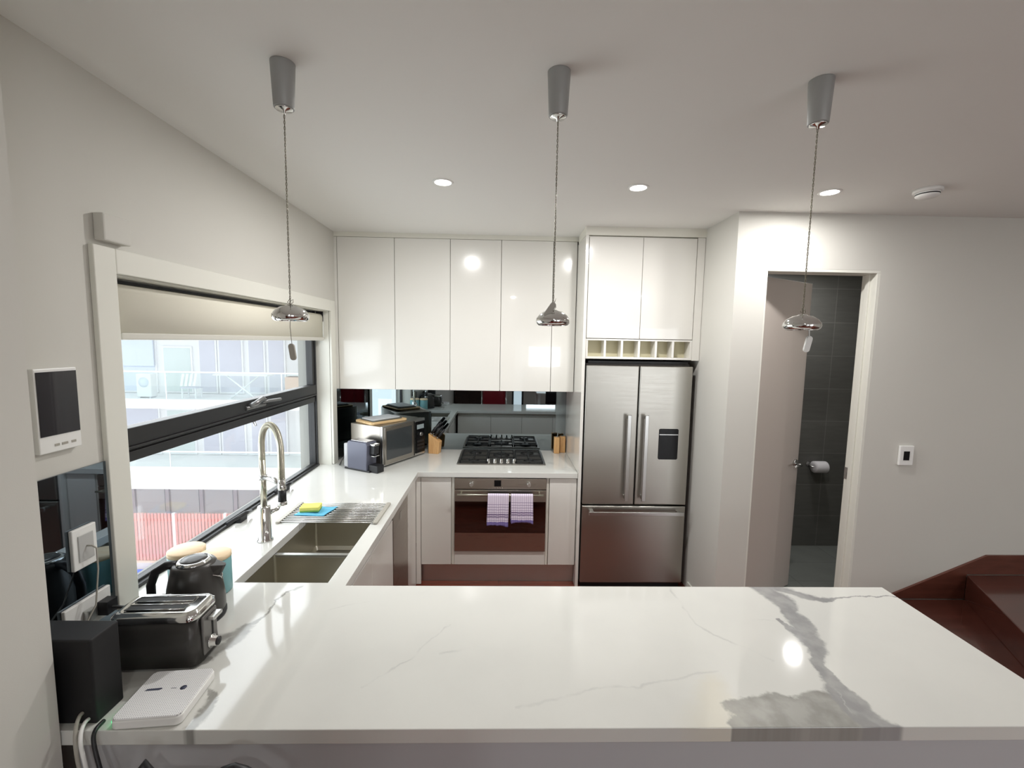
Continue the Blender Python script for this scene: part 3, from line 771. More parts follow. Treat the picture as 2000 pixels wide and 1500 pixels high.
# ------------------------------------------------------------------ left run below the worktop
XF = -.634
t = thing('sink_cabinet', 'white base cabinet with plain doors under the sink', 'cabinet', (-.95, 2.1, 0), 0, 'white base cabinets')
W().box(XW + .003, XF - .021, 1.70, 2.525, zk, .64).obj('carcass', M['carc'], t)
for a, b in ((1.70, 2.11), (2.11, 2.527)): W().box(XF - .019, XF, a + G, b - G, zk, .815).obj('door', M['gloss'], t, bevel=.0015)
W().box(XF - .05, XF - .03, 1.70, 2.525, .0, zk).obj('kickboard', M['steel'], t)
dw = thing('dishwasher', 'stainless steel dishwasher front between the sink and the corner', 'dishwasher', (-.95, 2.73, 0))
W().box(XF - .05, XF - .03, 2.53, 2.935, 0, .10).obj('kickboard', M['steel'], dw)
W().box(XW + .003, XF - .03, 2.53, 2.935, .10, .855).obj('tub', M['dark'], dw)
W().box(XF - .028, XF + .003, 2.532, 2.933, .165, .845).obj('door', M['steel'], dw, bevel=.002)
W().box(XF + .003, XF + .0045, 2.70, 2.74, .745, .79).obj('badge', M['greyp'], dw)
o = W().box(XF - .30, XF - .001, 2.937, 3.232, 0, .855).obj('corner_filler', M['gloss'], None, base=(-.7, 3.08, 0), bevel=.0015); tag(o, 'white corner filler panel between dishwasher and oven run', 'panel')

# bench under the worktop: camera side panel and kitchen side doors
bnc = thing('kitchen_bench', 'plain pale grey panelled carcass under the front bench, facing the stools', 'bench', (.25, 1.065, 0))
W().box(-1.075, 1.565, 1.055, 1.075, 0, .858).obj('back_panel', mat('bench_panel', (186, 186, 188), .45, noise=.02, nscale=4), bnc)
W().box(1.545, 1.567, 1.076, 1.655, 0, .858).obj('side_panel', M['gloss'], bnc)
bx = [-.612, -.14, .30, .74, 1.15, 1.543]
labs = ['nearest the sink', 'second from the sink', 'in the middle of the run', 'second from the open end', 'at the open right end']
for i in range(5):
    t = thing('bench_cabinet', 'white bench cabinet facing the oven, ' + labs[i], 'cabinet', (.5 * (bx[i] + bx[i + 1]), 1.4, 0), 0, 'bench cabinets facing the oven')
    W().box(bx[i] + .001, bx[i + 1] - .001, 1.08, 1.638, .1, .857).obj('carcass', M['carc'], t); W().box(bx[i] + G, bx[i + 1] - G, 1.64, 1.659, .15, .82).obj('door', M['gloss'], t, bevel=.0015)

# ------------------------------------------------------------------ fridge
FX0, FX1, FY = .624, 1.414, 3.192
fr = thing('fridge', 'stainless steel french door fridge with bottom freezer drawer in the white recess', 'fridge', (1.02, 3.5, 0))
W().box(FX0 + .004, FX1 - .004, FY + .055, 3.86, .03, 1.735).obj('fridge_body', mat('fridge_side', (74, 70, 68), .45, .5), fr, bevel=.004)
W().box(FX0 + .01, FX1 - .01, FY + .03, FY + .1, .0, .04).obj('plinth', M['dark'], fr)
W().box(FX0 + .02, FX1 - .02, FY + .05, FY + .25, 1.735, 1.752).obj('hinge_cover', M['black'], fr)


def fridge_door(x0, x1, z0, z1, name='door'):
    n = 12; mb = W(); prof = [(x0, 0), (x1, 0)]
    P = []
    for i in range(n + 1):
        u = i / n; P.append((x0 + (x1 - x0) * u, FY))
    mb.prism(P + [(x1, FY + .05), (x0, FY + .05)], z0, z1, 'Z')
    return mb.obj(name, M['steelv'], fr, bevel=.006, seg=3)


d1 = fridge_door(FX0, 1.014, .668, 1.720); d2 = fridge_door(1.022, FX1, .668, 1.720)
fd = fridge_door(FX0, FX1, .045, .655, 'freezer_drawer')
for x, d in ((.943, d1), (1.072, d2)):
    q = W().box(x - .014, x + .014, FY - .055, FY - .041, .712, 1.362).box(x - .010, x + .010, FY - .043, FY, .72, .745).box(x - .010, x + .010, FY - .043, FY, 1.33, 1.355)
    q.obj('handle', M['satin'], d, bevel=.003)
W().box(.668, 1.385, FY - .055, FY - .041, .600, .628).box(.68, .71, FY - .043, FY, .604, .624).box(1.345, 1.375, FY - .043, FY, .604, .624).obj('handle', M['satin'], fd, bevel=.003)
W().prism(rrect(1.183, 1.330, 1.020, 1.254, .012), FY - .004, FY + .01, 'Y').obj('water_dispenser', M['blackg'], d2, bevel=.002)
W().box(1.186, 1.327, FY - .0055, FY - .0035, 1.207, 1.213).obj('dispenser_trim', M['satin'], d2)

# ------------------------------------------------------------------ small appliances, back corner
mw_a = math.atan2(.87, .49)
mw = thing('microwave', 'stainless steel microwave angled in the back corner under the wall cabinets', 'microwave', (-.902, 3.302, .90), mw_a)
WM, DM, HM = .500, .335, .318
MB().box(0, WM, .018, DM, .012, HM).obj('case', M['steel'], mw, bevel=.004)
MB().box(0, WM, -.004, .018, .010, HM + .002).obj('front_frame', M['satin'], mw, bevel=.003)
q = MB().box(.015, .345, -.016, -.004, .02, HM - .008).obj('door', M['steel'], mw, bevel=.003)
MB().prism(rrect(.03, .318, .055, HM - .035, .008), -.0175, -.015, 'Y').obj('window', mat('mw_glass', (58, 62, 64), .1, coat=.6), q)
MB().box(.352, .36, -.012, -.002, .02, HM - .01).obj('door_gap', M['dark'], mw)
q = MB().box(.375, .492, -.010, -.004, .03, HM - .02).obj('control_panel', M['blackg'], mw, bevel=.002)
MB().box(.39, .478, -.0115, -.0095, .235, .272).obj('display', mat('mw_display', (150, 162, 165), .2), q)
MB().cyl((.434, -.010, .19), (.434, -.026, .19), .018, .016).obj('dial', M['satin'], q)
for i in range(3): MB().box(.392, .476, -.0125, -.0095, .06 + i * .03, .078 + i * .03).obj('button', M['black'], q)
for x in (.03, .47):
    for y in (.04, .33): MB().cyl((x, y, 0), (x, y, .012), .012, n=12).obj('foot', M['black'], mw)


def on_mw(u, v, z): return Vector((-.902, 3.302, .90)) + Vector((math.cos(mw_a) * u - math.sin(mw_a) * v, math.sin(mw_a) * u + math.cos(mw_a) * v, z))


def board(name, label, c, w_, d_, hgt, r, m, dz):
    p = on_mw(c[0], c[1], HM + dz + .001)
    o = MB().prism(rrect(-w_ / 2, w_ / 2, -d_ / 2, d_ / 2, r), 0, hgt).obj(name, m, None, bevel=.003); o.location = p; o.rotation_euler = (0, 0, mw_a + math.radians(-12))
    tag(o, label, 'chopping board', 'boards stacked on the microwave'); return o


board('chopping_board', 'pale wooden chopping board lying directly on the microwave', (.19, .19), .34, .25, .017, .03, M['board'], 0)
board('chopping_board', 'dark grey thin chopping board in the middle of the stack', (.19, .19), .28, .195, .007, .02, mat('board_grey', (96, 98, 92), .5), .018)
board('chopping_board', 'light grey thin board on top of the stack', (.185, .19), .26, .175, .007, .02, mat('board_pale', (196, 198, 200), .35), .026)

cf = thing('coffee_machine', 'slate grey capsule coffee machine in front of the microwave', 'coffee machine', (-1.195, 3.285, .90), math.atan2(-.157, .303))
LC = .30
q = MB(); q.prism([(.045, .012), (.235, .012), (.235, .05), (.245, .20), (.235, .222), (.06, .222), (.045, .21)], .0, .105, 'Y'); q.obj('body', M['coffee'], cf, bevel=.006, seg=3)
MB().box(.01, .26, .004, .10, 0, .014).obj('base_plate', M['black'], cf, bevel=.003)
MB().prism([(.0, .015), (.040, .012), (.044, .20), (.002, .195)], .008, .095, 'Y').obj('water_tank', M['tank'], cf, bevel=.006)
MB().box(.07, .23, .015, .09, .222, .228).obj('lid', mat('brushed_lid', (196, 196, 200), .2, 1), cf, bevel=.003)
MB().prism([(.236, .13), (.285, .135), (.29, .20), (.243, .20)], .028, .078, 'Y').obj('spout', M['black'], cf, bevel=.004)
MB().box(.246, .29, .024, .082, .198, .212).obj('lever', M['chrome'], cf, bevel=.004)
MB().box(.244, .288, .026, .08, .118, .124).obj('drip_ledge', M['chrome'], cf, bevel=.001)
MB().box(.236, .325, .018, .088, 0, .055).obj('cup_tray', M['black'], cf, bevel=.004)
cb = W(); cb.tube([(-1.19, 3.33, 1.0), (-1.225, 3.33, .94), (-1.25, 3.36, .905), (-1.27, 3.45, .905)], .003, 8); o = cb.obj('power_cable', M['black'], None, base=(-1.22, 3.36, .905)); tag(o, 'thin black cable behind the coffee machine', 'cable')

# knife block with knives
kb = thing('knife_block', 'pale bamboo knife block right of the microwave', 'knife block', (-.575, 3.775, .90), math.radians(-12))
MB().prism([(-.045, 0), (.045, 0), (.055, .105), (-.045, .175)], -.035, .035, 'Y').obj('block', M['bamboo'], kb, bevel=.003)
kn = [(-.030, .018, .15), (-.030, -.014, .15), (-.004, .018, .13), (-.004, -.014, .13), (.022, .0, .11)]
kl = ['black handled knife at the back left of the knife block', 'black handled knife at the front left of the knife block', 'black handled knife in the middle rear of the knife block', 'black handled knife in the middle front of the knife block', 'black handled knife lowest and rightmost in the knife block']
ca, sa = math.cos(math.radians(-12)), math.sin(math.radians(-12))
for i, (u, v, z) in enumerate(kn):
    dirv = Vector((.62, -.06, .78)).normalized(); zz = .90 + .175 - (u + .045) * .7 + .003
    bp = Vector((-.575 + ca * u - sa * v, 3.775 + sa * u + ca * v, zz))
    t = thing('knife', kl[i], 'knife', bp, 0, 'knives in the block')
    Lh = (.125, .115, .11, .10, .095)[i]
    W().tube([bp, bp + dirv * .012], [.0085, .0095], 10).obj('bolster', M['satin'], t)
    W().tube([bp + dirv * .012, bp + dirv * .05, bp + dirv * Lh], [.0105, .0135, .011], 10).obj('handle', M['black'], t)
    W().tube([bp + dirv * Lh, bp + dirv * (Lh + .008)], [.011, .008], 10).obj('end_cap', M['black'], t)

for (x, y, lab) in ((.500, 3.818, 'square wooden shaker standing nearer the cooktop'), (.556, 3.850, 'square wooden shaker standing against the end panel')):
    t = thing('shaker', lab, 'shaker', (x, y, .90), 0, 'wooden shakers')
    MB().box(-.024, .024, -.024, .024, 0, .145).obj('body', M['bamboo'], t, bevel=.003)
    MB().lathe([(.010, 0), (.010, .004), (0, .005)], (0, 0, .145), 16).obj('cap', M['satin'], t)

# ------------------------------------------------------------------ left end: canisters, kettle, toaster, speaker, modem
for (x, y, r, hh, lab) in ((-1.218, 1.665, .062, .155, 'teal canister with pale wooden lid, left and behind the kettle'), (-1.095, 1.64, .055, .150, 'teal canister with pale wooden lid, right behind the kettle spout')):
    t = thing('canister', lab, 'canister', (x, y, .90), 0, 'teal canisters')
    MB().lathe([(r - .006, 0), (r, .006), (r, hh - .016), (r - .003, hh - .012)], (0, 0, 0), 36).obj('jar', M['teal'], t)
    MB().lathe([(r + .001, hh - .012), (r + .001, hh + .002), (r - .004, hh + .006), (0, hh + .006)], (0, 0, 0), 36).obj('lid', M['lidwood'], t)

KX, KY = -1.058, 1.478
kt = thing('kettle', 'charcoal electric kettle with chrome ringed lid behind the toaster', 'kettle', (KX, KY, .90), math.radians(8))
MB().lathe([(.088, 0), (.090, .006), (.090, .016), (.084, .020), (0, .020)], (0, 0, 0), 36).obj('power_base', M['black'], kt)
MB().lathe([(.086, .022), (.088, .03), (.087, .07), (.080, .13), (.070, .178), (.066, .196), (.060, .204), (0, .206)], (0, 0, 0), 40).obj('body', M['kettle'], kt)
MB().lathe([(.052, .203), (.052, .209), (.046, .214), (.042, .2155), (.040, .213)], (0, 0, 0), 36).obj('lid_ring', M['chrome'], kt)
MB().lathe([(.042, .208), (.040, .215), (.02, .217), (0, .217)], (0, 0, 0), 32).obj('lid', M['kettle'], kt)
sp2 = MB(); n = 10
top_ = [(.056, .026, .199), (.096, .010, .190), (.102, 0, .188), (.096, -.010, .190), (.056, -.026, .199)]
bot_ = [(.066, .022, .165), (.082, .006, .152), (.080, 0, .142), (.082, -.006, .152), (.066, -.022, .165)]
sp2.add(top_ + bot_, [(i, i + 1, i + 6, i + 5) for i in range(4)] + [(0, 1, 2, 3, 4), (9, 8, 7, 6, 5)])
sp2.obj('spout', M['kettle'], kt, bevel=.002)
MB().tube([(.067, .023, .163), (.084, .007, .150), (.084, 0, .138), (.084, -.007, .150), (.067, -.023, .163)], .0025, 8).obj('spout_trim', M['chrome'], kt)
MB().tube([(-.054, 0, .196), (-.085, 0, .197), (-.122, 0, .175), (-.138, 0, .130), (-.138, 0, .08), (-.122, 0, .045), (-.085, 0, .035)], [.015, .015, .014, .0135, .013, .013, .012], 14).obj('handle', M['black'], kt)
pb = W().tube([(KX + .08, KY - .04, .905), (KX + .05, KY - .12, .904), (KX - .1, KY - .14, .904)], .003, 8)

TX, TY = -1.018, 1.288
ta = math.radians(3)
to = thing('toaster', 'two slot toaster, charcoal with chrome top, standing before the kettle', 'toaster', (TX, TY, .90), ta)
LT, DT, HT = .128, .066, .172        # half length, half depth, height
q = MB(); P0 = rrect(-LT, LT, -DT, DT, .03); P1 = rrect(-LT + .012, LT - .010, -DT + .010, DT - .010, .028); k = len(P0)
q.add([(x, y, .008) for x, y in P0] + [(x, y, HT - .025) for x, y in P1], [tuple(reversed(range(k))), tuple(range(k, 2 * k))] + [(i, (i + 1) % k, k + (i + 1) % k, k + i) for i in range(k)], True)
q.obj('body', M['kettle'], to)
q = MB(); P2 = rrect(-LT + .006, LT - .004, -DT + .004, DT - .004, .03); P3 = rrect(-LT + .02, LT - .015, -DT + .016, DT - .016, .022); P4 = rrect(-LT + .03, LT - .025, -DT + .024, DT - .024, .016)
q.add([(x, y, HT - .026) for x, y in P2] + [(x, y, HT - .012) for x, y in P2] + [(x, y, HT) for x, y in P3] + [(x, y, HT - .002) for x, y in P4],
      [(i + a * k, (i + 1) % k + a * k, (i + 1) % k + (a + 1) * k, i + (a + 1) * k) for a in range(3) for i in range(k)] + [tuple(range(3 * k, 4 * k))], True)
q.obj('chrome_top', M['chrome'], to)
for y in (-.021, .021):
    MB().prism(rrect(-LT + .040, LT - .052, y - .011, y + .011, .004), HT - .0022, HT + .0005).obj('slot', M['dark'], to)
    f = MB(); a, b_, c_, d_ = -LT + .038, LT - .050, y - .013, y + .013
    f.tube([(a, c_, HT + .0005), (b_, c_, HT + .0005), (b_, d_, HT + .0005), (a, d_, HT + .0005)], .0016, 6, True); f.obj('slot_rim', M['chrome'], to)
MB().box(LT - .006, LT + .003, -.034, .034, .02, HT - .03).obj('end_panel', mat('toaster_end', (120, 118, 116), .3, .7), to, bevel=.003)
MB().box(LT + .003, LT + .0045, .006, .012, .055, HT - .04).obj('lever_slot', M['dark'], to)
MB().prism(rrect(-.016, .030, -.0, .012, .005), LT + .003, LT + .024, 'X').obj('lever', M['satin'], to, bevel=.003)
lv = [c for c in to.children if c.name.startswith('lever') and 'slot' not in c.name][0]; lv.location = (0, 0, HT - .052)
MB().lathe([(.020, 0), (.020, .003), (.015, .004), (.014, .018), (0, .019)], (LT + .003, 0, .045), 24, 'X').obj('dial_ring', M['chrome'], to)
MB().lathe([(.0125, 0), (.0125, .006), (0, .007)], (LT + .020, 0, .045), 24, 'X').obj('dial', M['black'], to)
for x in (-.09, .09):
    for y in (-.04, .04): MB().cyl((x, y, 0), (x, y, .01), .011, n=12).obj('foot', M['black'], to)

o = W().prism(rrect(-1.20, -1.014, 1.046, 1.128, .006), .90, 1.125).obj('speaker', M['speaker'], None, base=(-1.11, 1.115, .90), bevel=.004)
tag(o, 'plain black box speaker standing in the corner against the near wall', 'speaker')

md = thing('modem', 'flat white modem with dotted lid lying at the bench front', 'modem', (-.890, 1.114, .90), math.radians(5))
dm = mat('dotted_plastic', (236, 236, 236), .4)
nt = dm.node_tree; b = nt.nodes['Principled BSDF']; tc = nt.nodes.new('ShaderNodeTexCoord'); mp = nt.nodes.new('ShaderNodeMapping'); mp.inputs['Scale'].default_value = (190, 190, 0)
vo = nt.nodes.new('ShaderNodeTexVoronoi'); vo.inputs['Randomness'].default_value = 0; vo.inputs['Scale'].default_value = 1
nt.links.new(tc.outputs['Object'], mp.inputs['Vector']); nt.links.new(mp.outputs[0], vo.inputs['Vector'])
rp = nt.nodes.new('ShaderNodeValToRGB'); rp.color_ramp.elements[0].position = .22; rp.color_ramp.elements[0].color = (*lin((176, 176, 180)), 1); rp.color_ramp.elements[1].position = .3; rp.color_ramp.elements[1].color = (*lin((236, 236, 236)), 1)
nt.links.new(vo.outputs['Distance'], rp.inputs['Fac']); nt.links.new(rp.outputs['Color'], b.inputs['Base Color'])
k0 = rrect(-.083, .083, -.083, .083, .016, 8)
MB().prism(k0, .002, .024).obj('case', M['whitep'], md, bevel=.003)
MB().prism(rrect(-.081, .081, -.081, .081, .015, 8), .024, .029).obj('dotted_lid', dm, md, bevel=.002)
MB().prism([(-.060, .008), (-.056, .014), (-.020, .016), (-.018, .012), (-.024, .008)], .029, .0295).obj('logo', mat('logo_ink', (70, 74, 92), .5), md)
MB().lathe([(.008, 0), (.008, .0006), (0, .0006)], (.036, .012, .029), 16).obj('logo_dot', bpy.data.materials['logo_ink'], md)
MB().box(.004, .018, .0115, .0125, .029, .0295).obj('logo_dash', bpy.data.materials['logo_ink'], md)
MB().box(-.0855, -.0825, -.07, -.02, .010, .016).obj('status_light', mat('green_light', (30, 210, 110), .4, emit=(.02, .8, .25), estr=3), md)

# cables over the bench edge
for i, (pts, m, r, lab) in enumerate((
    ([(-1.05, 1.06, .925), (-1.045, 1.035, .93), (-1.035, 1.012, .905), (-1.022, 1.0, .84), (-1.0, 1.0, .70), (-.99, 1.02, .4)], M['greyp'], .0045, 'leftmost grey cable hanging over the left end of the bench'),
    ([(-1.035, 1.06, .91), (-1.03, 1.03, .915), (-1.018, 1.006, .89), (-.998, .995, .82), (-.985, 1.0, .62), (-.98, 1.02, .4)], M['whitep'], .0045, 'pale cable hanging between the grey one and the black one'),
    ([(-1.0, 1.05, .905), (-.995, 1.02, .905), (-.985, 1.005, .88), (-.955, .99, .80), (-.93, 1.0, .60), (-.92, 1.02, .4)], M['black'], .005, 'black cable hanging over the bench edge right of the pale ones'))):
    P = [Vector(p) for p in pts]; Q = []
    for a in range(len(P) - 1):
        for s_ in range(6):
            t_ = s_ / 6; p0 = P[max(a - 1, 0)]; p1 = P[a]; p2 = P[a + 1]; p3 = P[min(a + 2, len(P) - 1)]
            Q.append(.5 * ((2 * p1) + (p2 - p0) * t_ + (2 * p0 - 5 * p1 + 4 * p2 - p3) * t_ ** 2 + (3 * p1 - p0 - 3 * p2 + p3) * t_ ** 3))
    o = W().tube(Q + [P[-1]], r, 8).obj('cable', m, None, base=pts[2]); tag(o, lab, 'cable', 'cables over the bench end')

# ------------------------------------------------------------------ things on the left wall
xs = XW + .007
ol = thing('power_outlet', 'white single wall outlet with a thin cord plugged in, on the dark splashback', 'outlet', (xs, 1.351, 1.155), 0, 'outlets on the dark splashback')
W().box(xs, xs + .012, 1.311, 1.391, 1.155, 1.285).obj('outlet_plate', M['whitep'], ol, bevel=.003)
W().box(xs + .012, xs + .015, 1.327, 1.377, 1.178, 1.262).obj('socket_face', mat('outlet_grey', (186, 186, 184), .4), ol, bevel=.003)
W().tube([(xs + .014, 1.352, 1.222), (xs + .03, 1.354, 1.222), (xs + .035, 1.362, 1.21), (xs + .035, 1.362, 1.14), (xs + .05, 1.33, 1.04), (xs + .06, 1.24, .96), (xs + .06, 1.2, .905)], .0025, 8).obj('cord', M['greyp'], ol)
ol = thing('power_outlet', 'white double wall outlet low behind the toaster with a black plug', 'outlet', (xs, 1.36, .965), 0, 'outlets on the dark splashback')
W().box(xs, xs + .012, 1.27, 1.425, .955, 1.052).obj('outlet_plate', M['whitep'], ol, bevel=.003)
W().box(xs + .012, xs + .045, 1.372, 1.412, .975, 1.02).tube([(xs + .04, 1.39, .995), (xs + .07, 1.41, .98), (xs + .075, 1.41, .95), (xs + .07, 1.405, .905)], .006, 8).obj('plug', M['black'], ol, bevel=.004)
W().box(xs + .012, xs + .03, 1.325, 1.355, .98, 1.02).obj('plug_adapter', M['satin'], ol, bevel=.004)

ic = thing('intercom', 'white wall intercom with a tall black screen left of the window', 'intercom', (XW, 1.305, 1.54))
W().box(XW, XW + .018, 1.243, 1.368, 1.54, 1.785).obj('casing', M['whitep'], ic, bevel=.003)
W().box(XW + .018, XW + .020, 1.248, 1.364, 1.59, 1.775).obj('screen', mat('screen_dark', (34, 32, 38), .15, coat=.5), ic)
for y, l_ in ((1.285, .014), (1.306, .018), (1.335, .014)): W().box(XW + .018, XW + .0192, y, y + l_, 1.557, 1.564).obj('button', M['greyp'], ic)
ch = tag(W().box(XW, XW + .035, 1.478, 1.585, 2.188, 2.275).obj('door_chime', M['wall'], None, base=(XW, 1.53, 2.188), bevel=.005), 'small white box mounted on the wall above the window corner', 'wall box')

# roller blind
bl = thing('roller_blind', 'cream roller blind pulled a little way down in the kitchen window', 'blind', (-1.36, 2.5, 1.87))
ry0, ry1 = 1.600, 3.380
pf = [(-1.362, 1.885), (-1.362, 2.035), (-1.364, 2.050), (-1.371, 2.062), (-1.382, 2.066)]
q = W(); n = len(pf)
q.add([(x, ry0, z) for x, z in pf] + [(x, ry1, z) for x, z in pf], [(i, i + 1, n + i + 1, n + i) for i in range(n - 1)], True); q.obj('fabric', M['blind'], bl, solid=.0015)
W().tube([(-1.385, ry0 + .004, 2.043), (-1.385, ry1 - .004, 2.043)], .022, 20).obj('roller', M['satin'], bl)
W().box(-1.372, -1.352, ry0, ry1, 1.866, 1.892).obj('bottom_bar', mat('blind_bar', (205, 203, 194), .4), bl, bevel=.005)
for y in (1.545, 3.382): W().box(-1.41, -1.36, y, y + .008, 2.01, 2.085).obj('bracket', M['black'], bl)

# ------------------------------------------------------------------ pendants
ring_prof = [(.006, .050), (.012, .050), (.016, .047), (.030, .044), (.045, .034), (.054, .022), (.0555, .014), (.053, .006), (.047, .0), (.044, .001), (.049, .008), (.051, .015), (.047, .026), (.036, .036), (.012, .042)]


def pendant(x, y, lab, tag_kind):
    t = thing('pendant_lamp', lab, 'pendant lamp', (x, y, ZC), 0, 'pendant lamps above the bench')
    MB().lathe([(.0355, 0), (.0355, -.003), (.0295, -.128), (.0285, -.130), (0, -.1305)], (0, 0, 0), 32).obj('canopy', M['canopy'], t)
    MB().lathe([(.026, -.1302), (.024, -.134), (.006, -.137), (.004, -.145)], (0, 0, 0), 24).obj('canopy_disc', M['chrome'], t)
    zb_ = 1.938 - ZC
    for ph in (0, PI):
        pts = []
        for i in range(181):
            z = -.135 + (zb_ + .05 + .135) * i / 180; a = ph + i * .62; pts.append((.0016 * math.cos(a), .0016 * math.sin(a), z))
        MB().tube(pts, .0011, 5).obj('cord', mat('cord_wire', (120, 114, 98), .4, .6) if 'cord_wire' not in bpy.data.materials else bpy.data.materials['cord_wire'], t)
    MB().lathe(ring_prof, (0, 0, zb_), 40).obj('shade', M['chrome'], t)
    MB().tube([(.0, .0, zb_ + .062), (.008, .004, zb_ + .068), (.009, 0, zb_ + .058), (.004, -.004, zb_ + .052), (-.009, 0, zb_ + .058), (-.004, .004, zb_ + .068), (0, 0, zb_ + .07)], .001, 5).obj('wire_loop', bpy.data.materials['cord_wire'], t)
    wm = bpy.data.materials['cord_wire']
    tabp = rrect(-.0095, .0095, -.028, .026, .0094, 6)
    tm = MB().prism(tabp, -.0045, .0045, 'Y')
    if tag_kind == 0:
        MB().tube([(0, 0, zb_ + .04), (-.003, 0, zb_ - .02), (.001, 0, zb_ - .072)], .0009, 5).obj('tag_thread', wm, t)
        o = tm.obj('tag', M['greyp'], t, bevel=.002); o.location = (.002, 0, zb_ - .098); o.rotation_euler = (0, math.radians(-8), 0)
    elif tag_kind == 1:
        o = tm.obj('tag', M['greyp'], t, bevel=.002); o.location = (-.014, -.035, zb_ + .048); o.rotation_euler = (0, math.radians(33), 0)
        MB().tube([(0, 0, zb_ + .062), (.006, -.02, zb_ + .085), (0, -.035, zb_ + .07)], .0009, 5).obj('tag_thread', wm, t)
    else:
        MB().tube([(.026, 0, zb_ + .02), (.028, 0, zb_ - .02)], .0016, 6).obj('tag_thread', M['whitep'], t)
        o = tm.obj('tag', M['whitep'], t, bevel=.002); o.location = (.025, 0, zb_ - .045); o.rotation_euler = (0, math.radians(12), 0)
    return t


pendant(-.675, 1.427, 'leftmost chrome pendant lamp, its grey tab dangling in front of the window', 0)
pendant(.164, 1.427, 'middle chrome pendant lamp, its grey tab leaning on the ring', 1)
pendant(.984, 1.427, 'rightmost chrome pendant lamp, its white tab dangling before the dark doorway', 2)

# ------------------------------------------------------------------ downlights
dlm = mat('lamp_glow', (255, 250, 240), .5, emit=(1, .95, .88), estr=14)


def downlight(x, y, lab, power, z=ZC):
    t = thing('downlight', lab, 'downlight', (x, y, z), 0, 'round ceiling downlights')
    MB().lathe([(.045, -.004), (.053, -.0045), (.055, -.001), (.055, 0)], (0, 0, 0), 32).obj('trim_ring', M['whitep'], t)
    MB().lathe([(.045, -.0035), (.036, -.006), (0, -.007)], (0, 0, 0), 32).obj('lamp', dlm, t)
    l = bpy.data.lights.new('downlight_beam', 'AREA'); l.shape = 'DISK'; l.size = .09; l.energy = power; l.color = (1, .985, .965)
    lo = bpy.data.objects.new('downlight_beam', l); C.objects.link(lo); lo.location = (x, y, z - .012)


downlight(-.321, 2.395, 'bright round downlight over the cooktop aisle, leftmost of the three', 15.5)
downlight(.713, 2.400, 'bright round downlight in front of the fridge, middle of the three', 15)
downlight(1.745, 2.395, 'bright round downlight before the toilet doorway, rightmost of the three', 10)
downlight(2.53, 3.45, 'downlight inside the small tiled toilet room', 7, 2.55)
for x, y, l_ in ((.2, -1.2, 'ceiling downlight behind the camera, nearest the sideboard'), (2.4, -1.2, 'ceiling downlight behind the camera, near the dining table'), (3.9, .8, 'ceiling downlight over the foot of the stairs')):
    downlight(x, y, l_, 10)

sd = thing('smoke_alarm', 'round white smoke alarm on the ceiling near the right wall', 'smoke alarm', (2.21, 2.32, ZC))
MB().lathe([(.062, 0), (.062, -.014), (.056, -.017), (.050, -.018)], (0, 0, 0), 36).obj('mount', M['whitep'], sd)
MB().lathe([(.046, -.016), (.050, -.020), (.050, -.034), (.040, -.042), (0, -.044)], (0, 0, 0), 36).obj('cover', M['whitep'], sd)
MB().lathe([(.0505, -.024), (.0505, -.029), (.049, -.030)], (0, 0, 0), 36).obj('vent_ring', M['dark'], sd)

th = thing('thermostat', 'small white wall control with a dark screen right of the doorway', 'thermostat', (2.67, YN, 1.11))
W().box(2.622, 2.716, YN - .016, YN, 1.115, 1.246).obj('casing', M['whitep'], th, bevel=.004)
W().box(2.648, 2.687, YN - .0175, YN - .015, 1.15, 1.21).obj('screen', M['blackg'], th)

tr = thing('toilet_roll_holder', 'white paper roll on a small bracket against the dark tiles', 'toilet roll', (2.93, 3.87, .76))
W().lathe([(.020, -.055), (.052, -.055), (.053, -.05), (.053, .05), (.052, .055), (.020, .055), (.020, -.05)], (2.93, 3.855, .785), 32, 'X').obj('paper_roll', M['tp'], tr)
W().tube([(2.86, 3.915, .80), (2.86, 3.855, .785), (2.995, 3.855, .785)], .006, 10).cyl((2.86, 3.915, .80), (2.86, 3.908, .80), .018, n=20).obj('bracket', M['satin'], tr)

# ------------------------------------------------------------------ living room seen in the mirrors
def stool(x, y, rz, lab, m, back):
    t = thing('bar_stool', lab, 'bar stool', (x, y, 0), rz, 'bar stools at the bench')
    MB().box(-.19, .19, -.18, .18, .62, .68).obj('seat', m, t, bevel=.02, seg=3)
    bk = MB(); bk.grid(lambda u, v: (-.19 + .38 * u, -.19 - .03 * math.sin(PI * u), .74 + back * v), 10, 4); bk.obj('backrest', m, t, solid=.03)
    for sx in (-1, 1):
        MB().tube([(sx * .20, -.19, .0), (sx * .205, -.20, .6), (sx * .205, -.20, .74 + back)], .011, 8).obj('leg', M['chrome'], t)
        MB().tube([(sx * .20, .18, 0), (sx * .18, .16, .62)], .011, 8).obj('leg', M['chrome'], t)
    MB().tube([(-.2, .18, .25), (.2, .18, .25)], .009, 8).obj('footrest', M['chrome'], t)
    return t


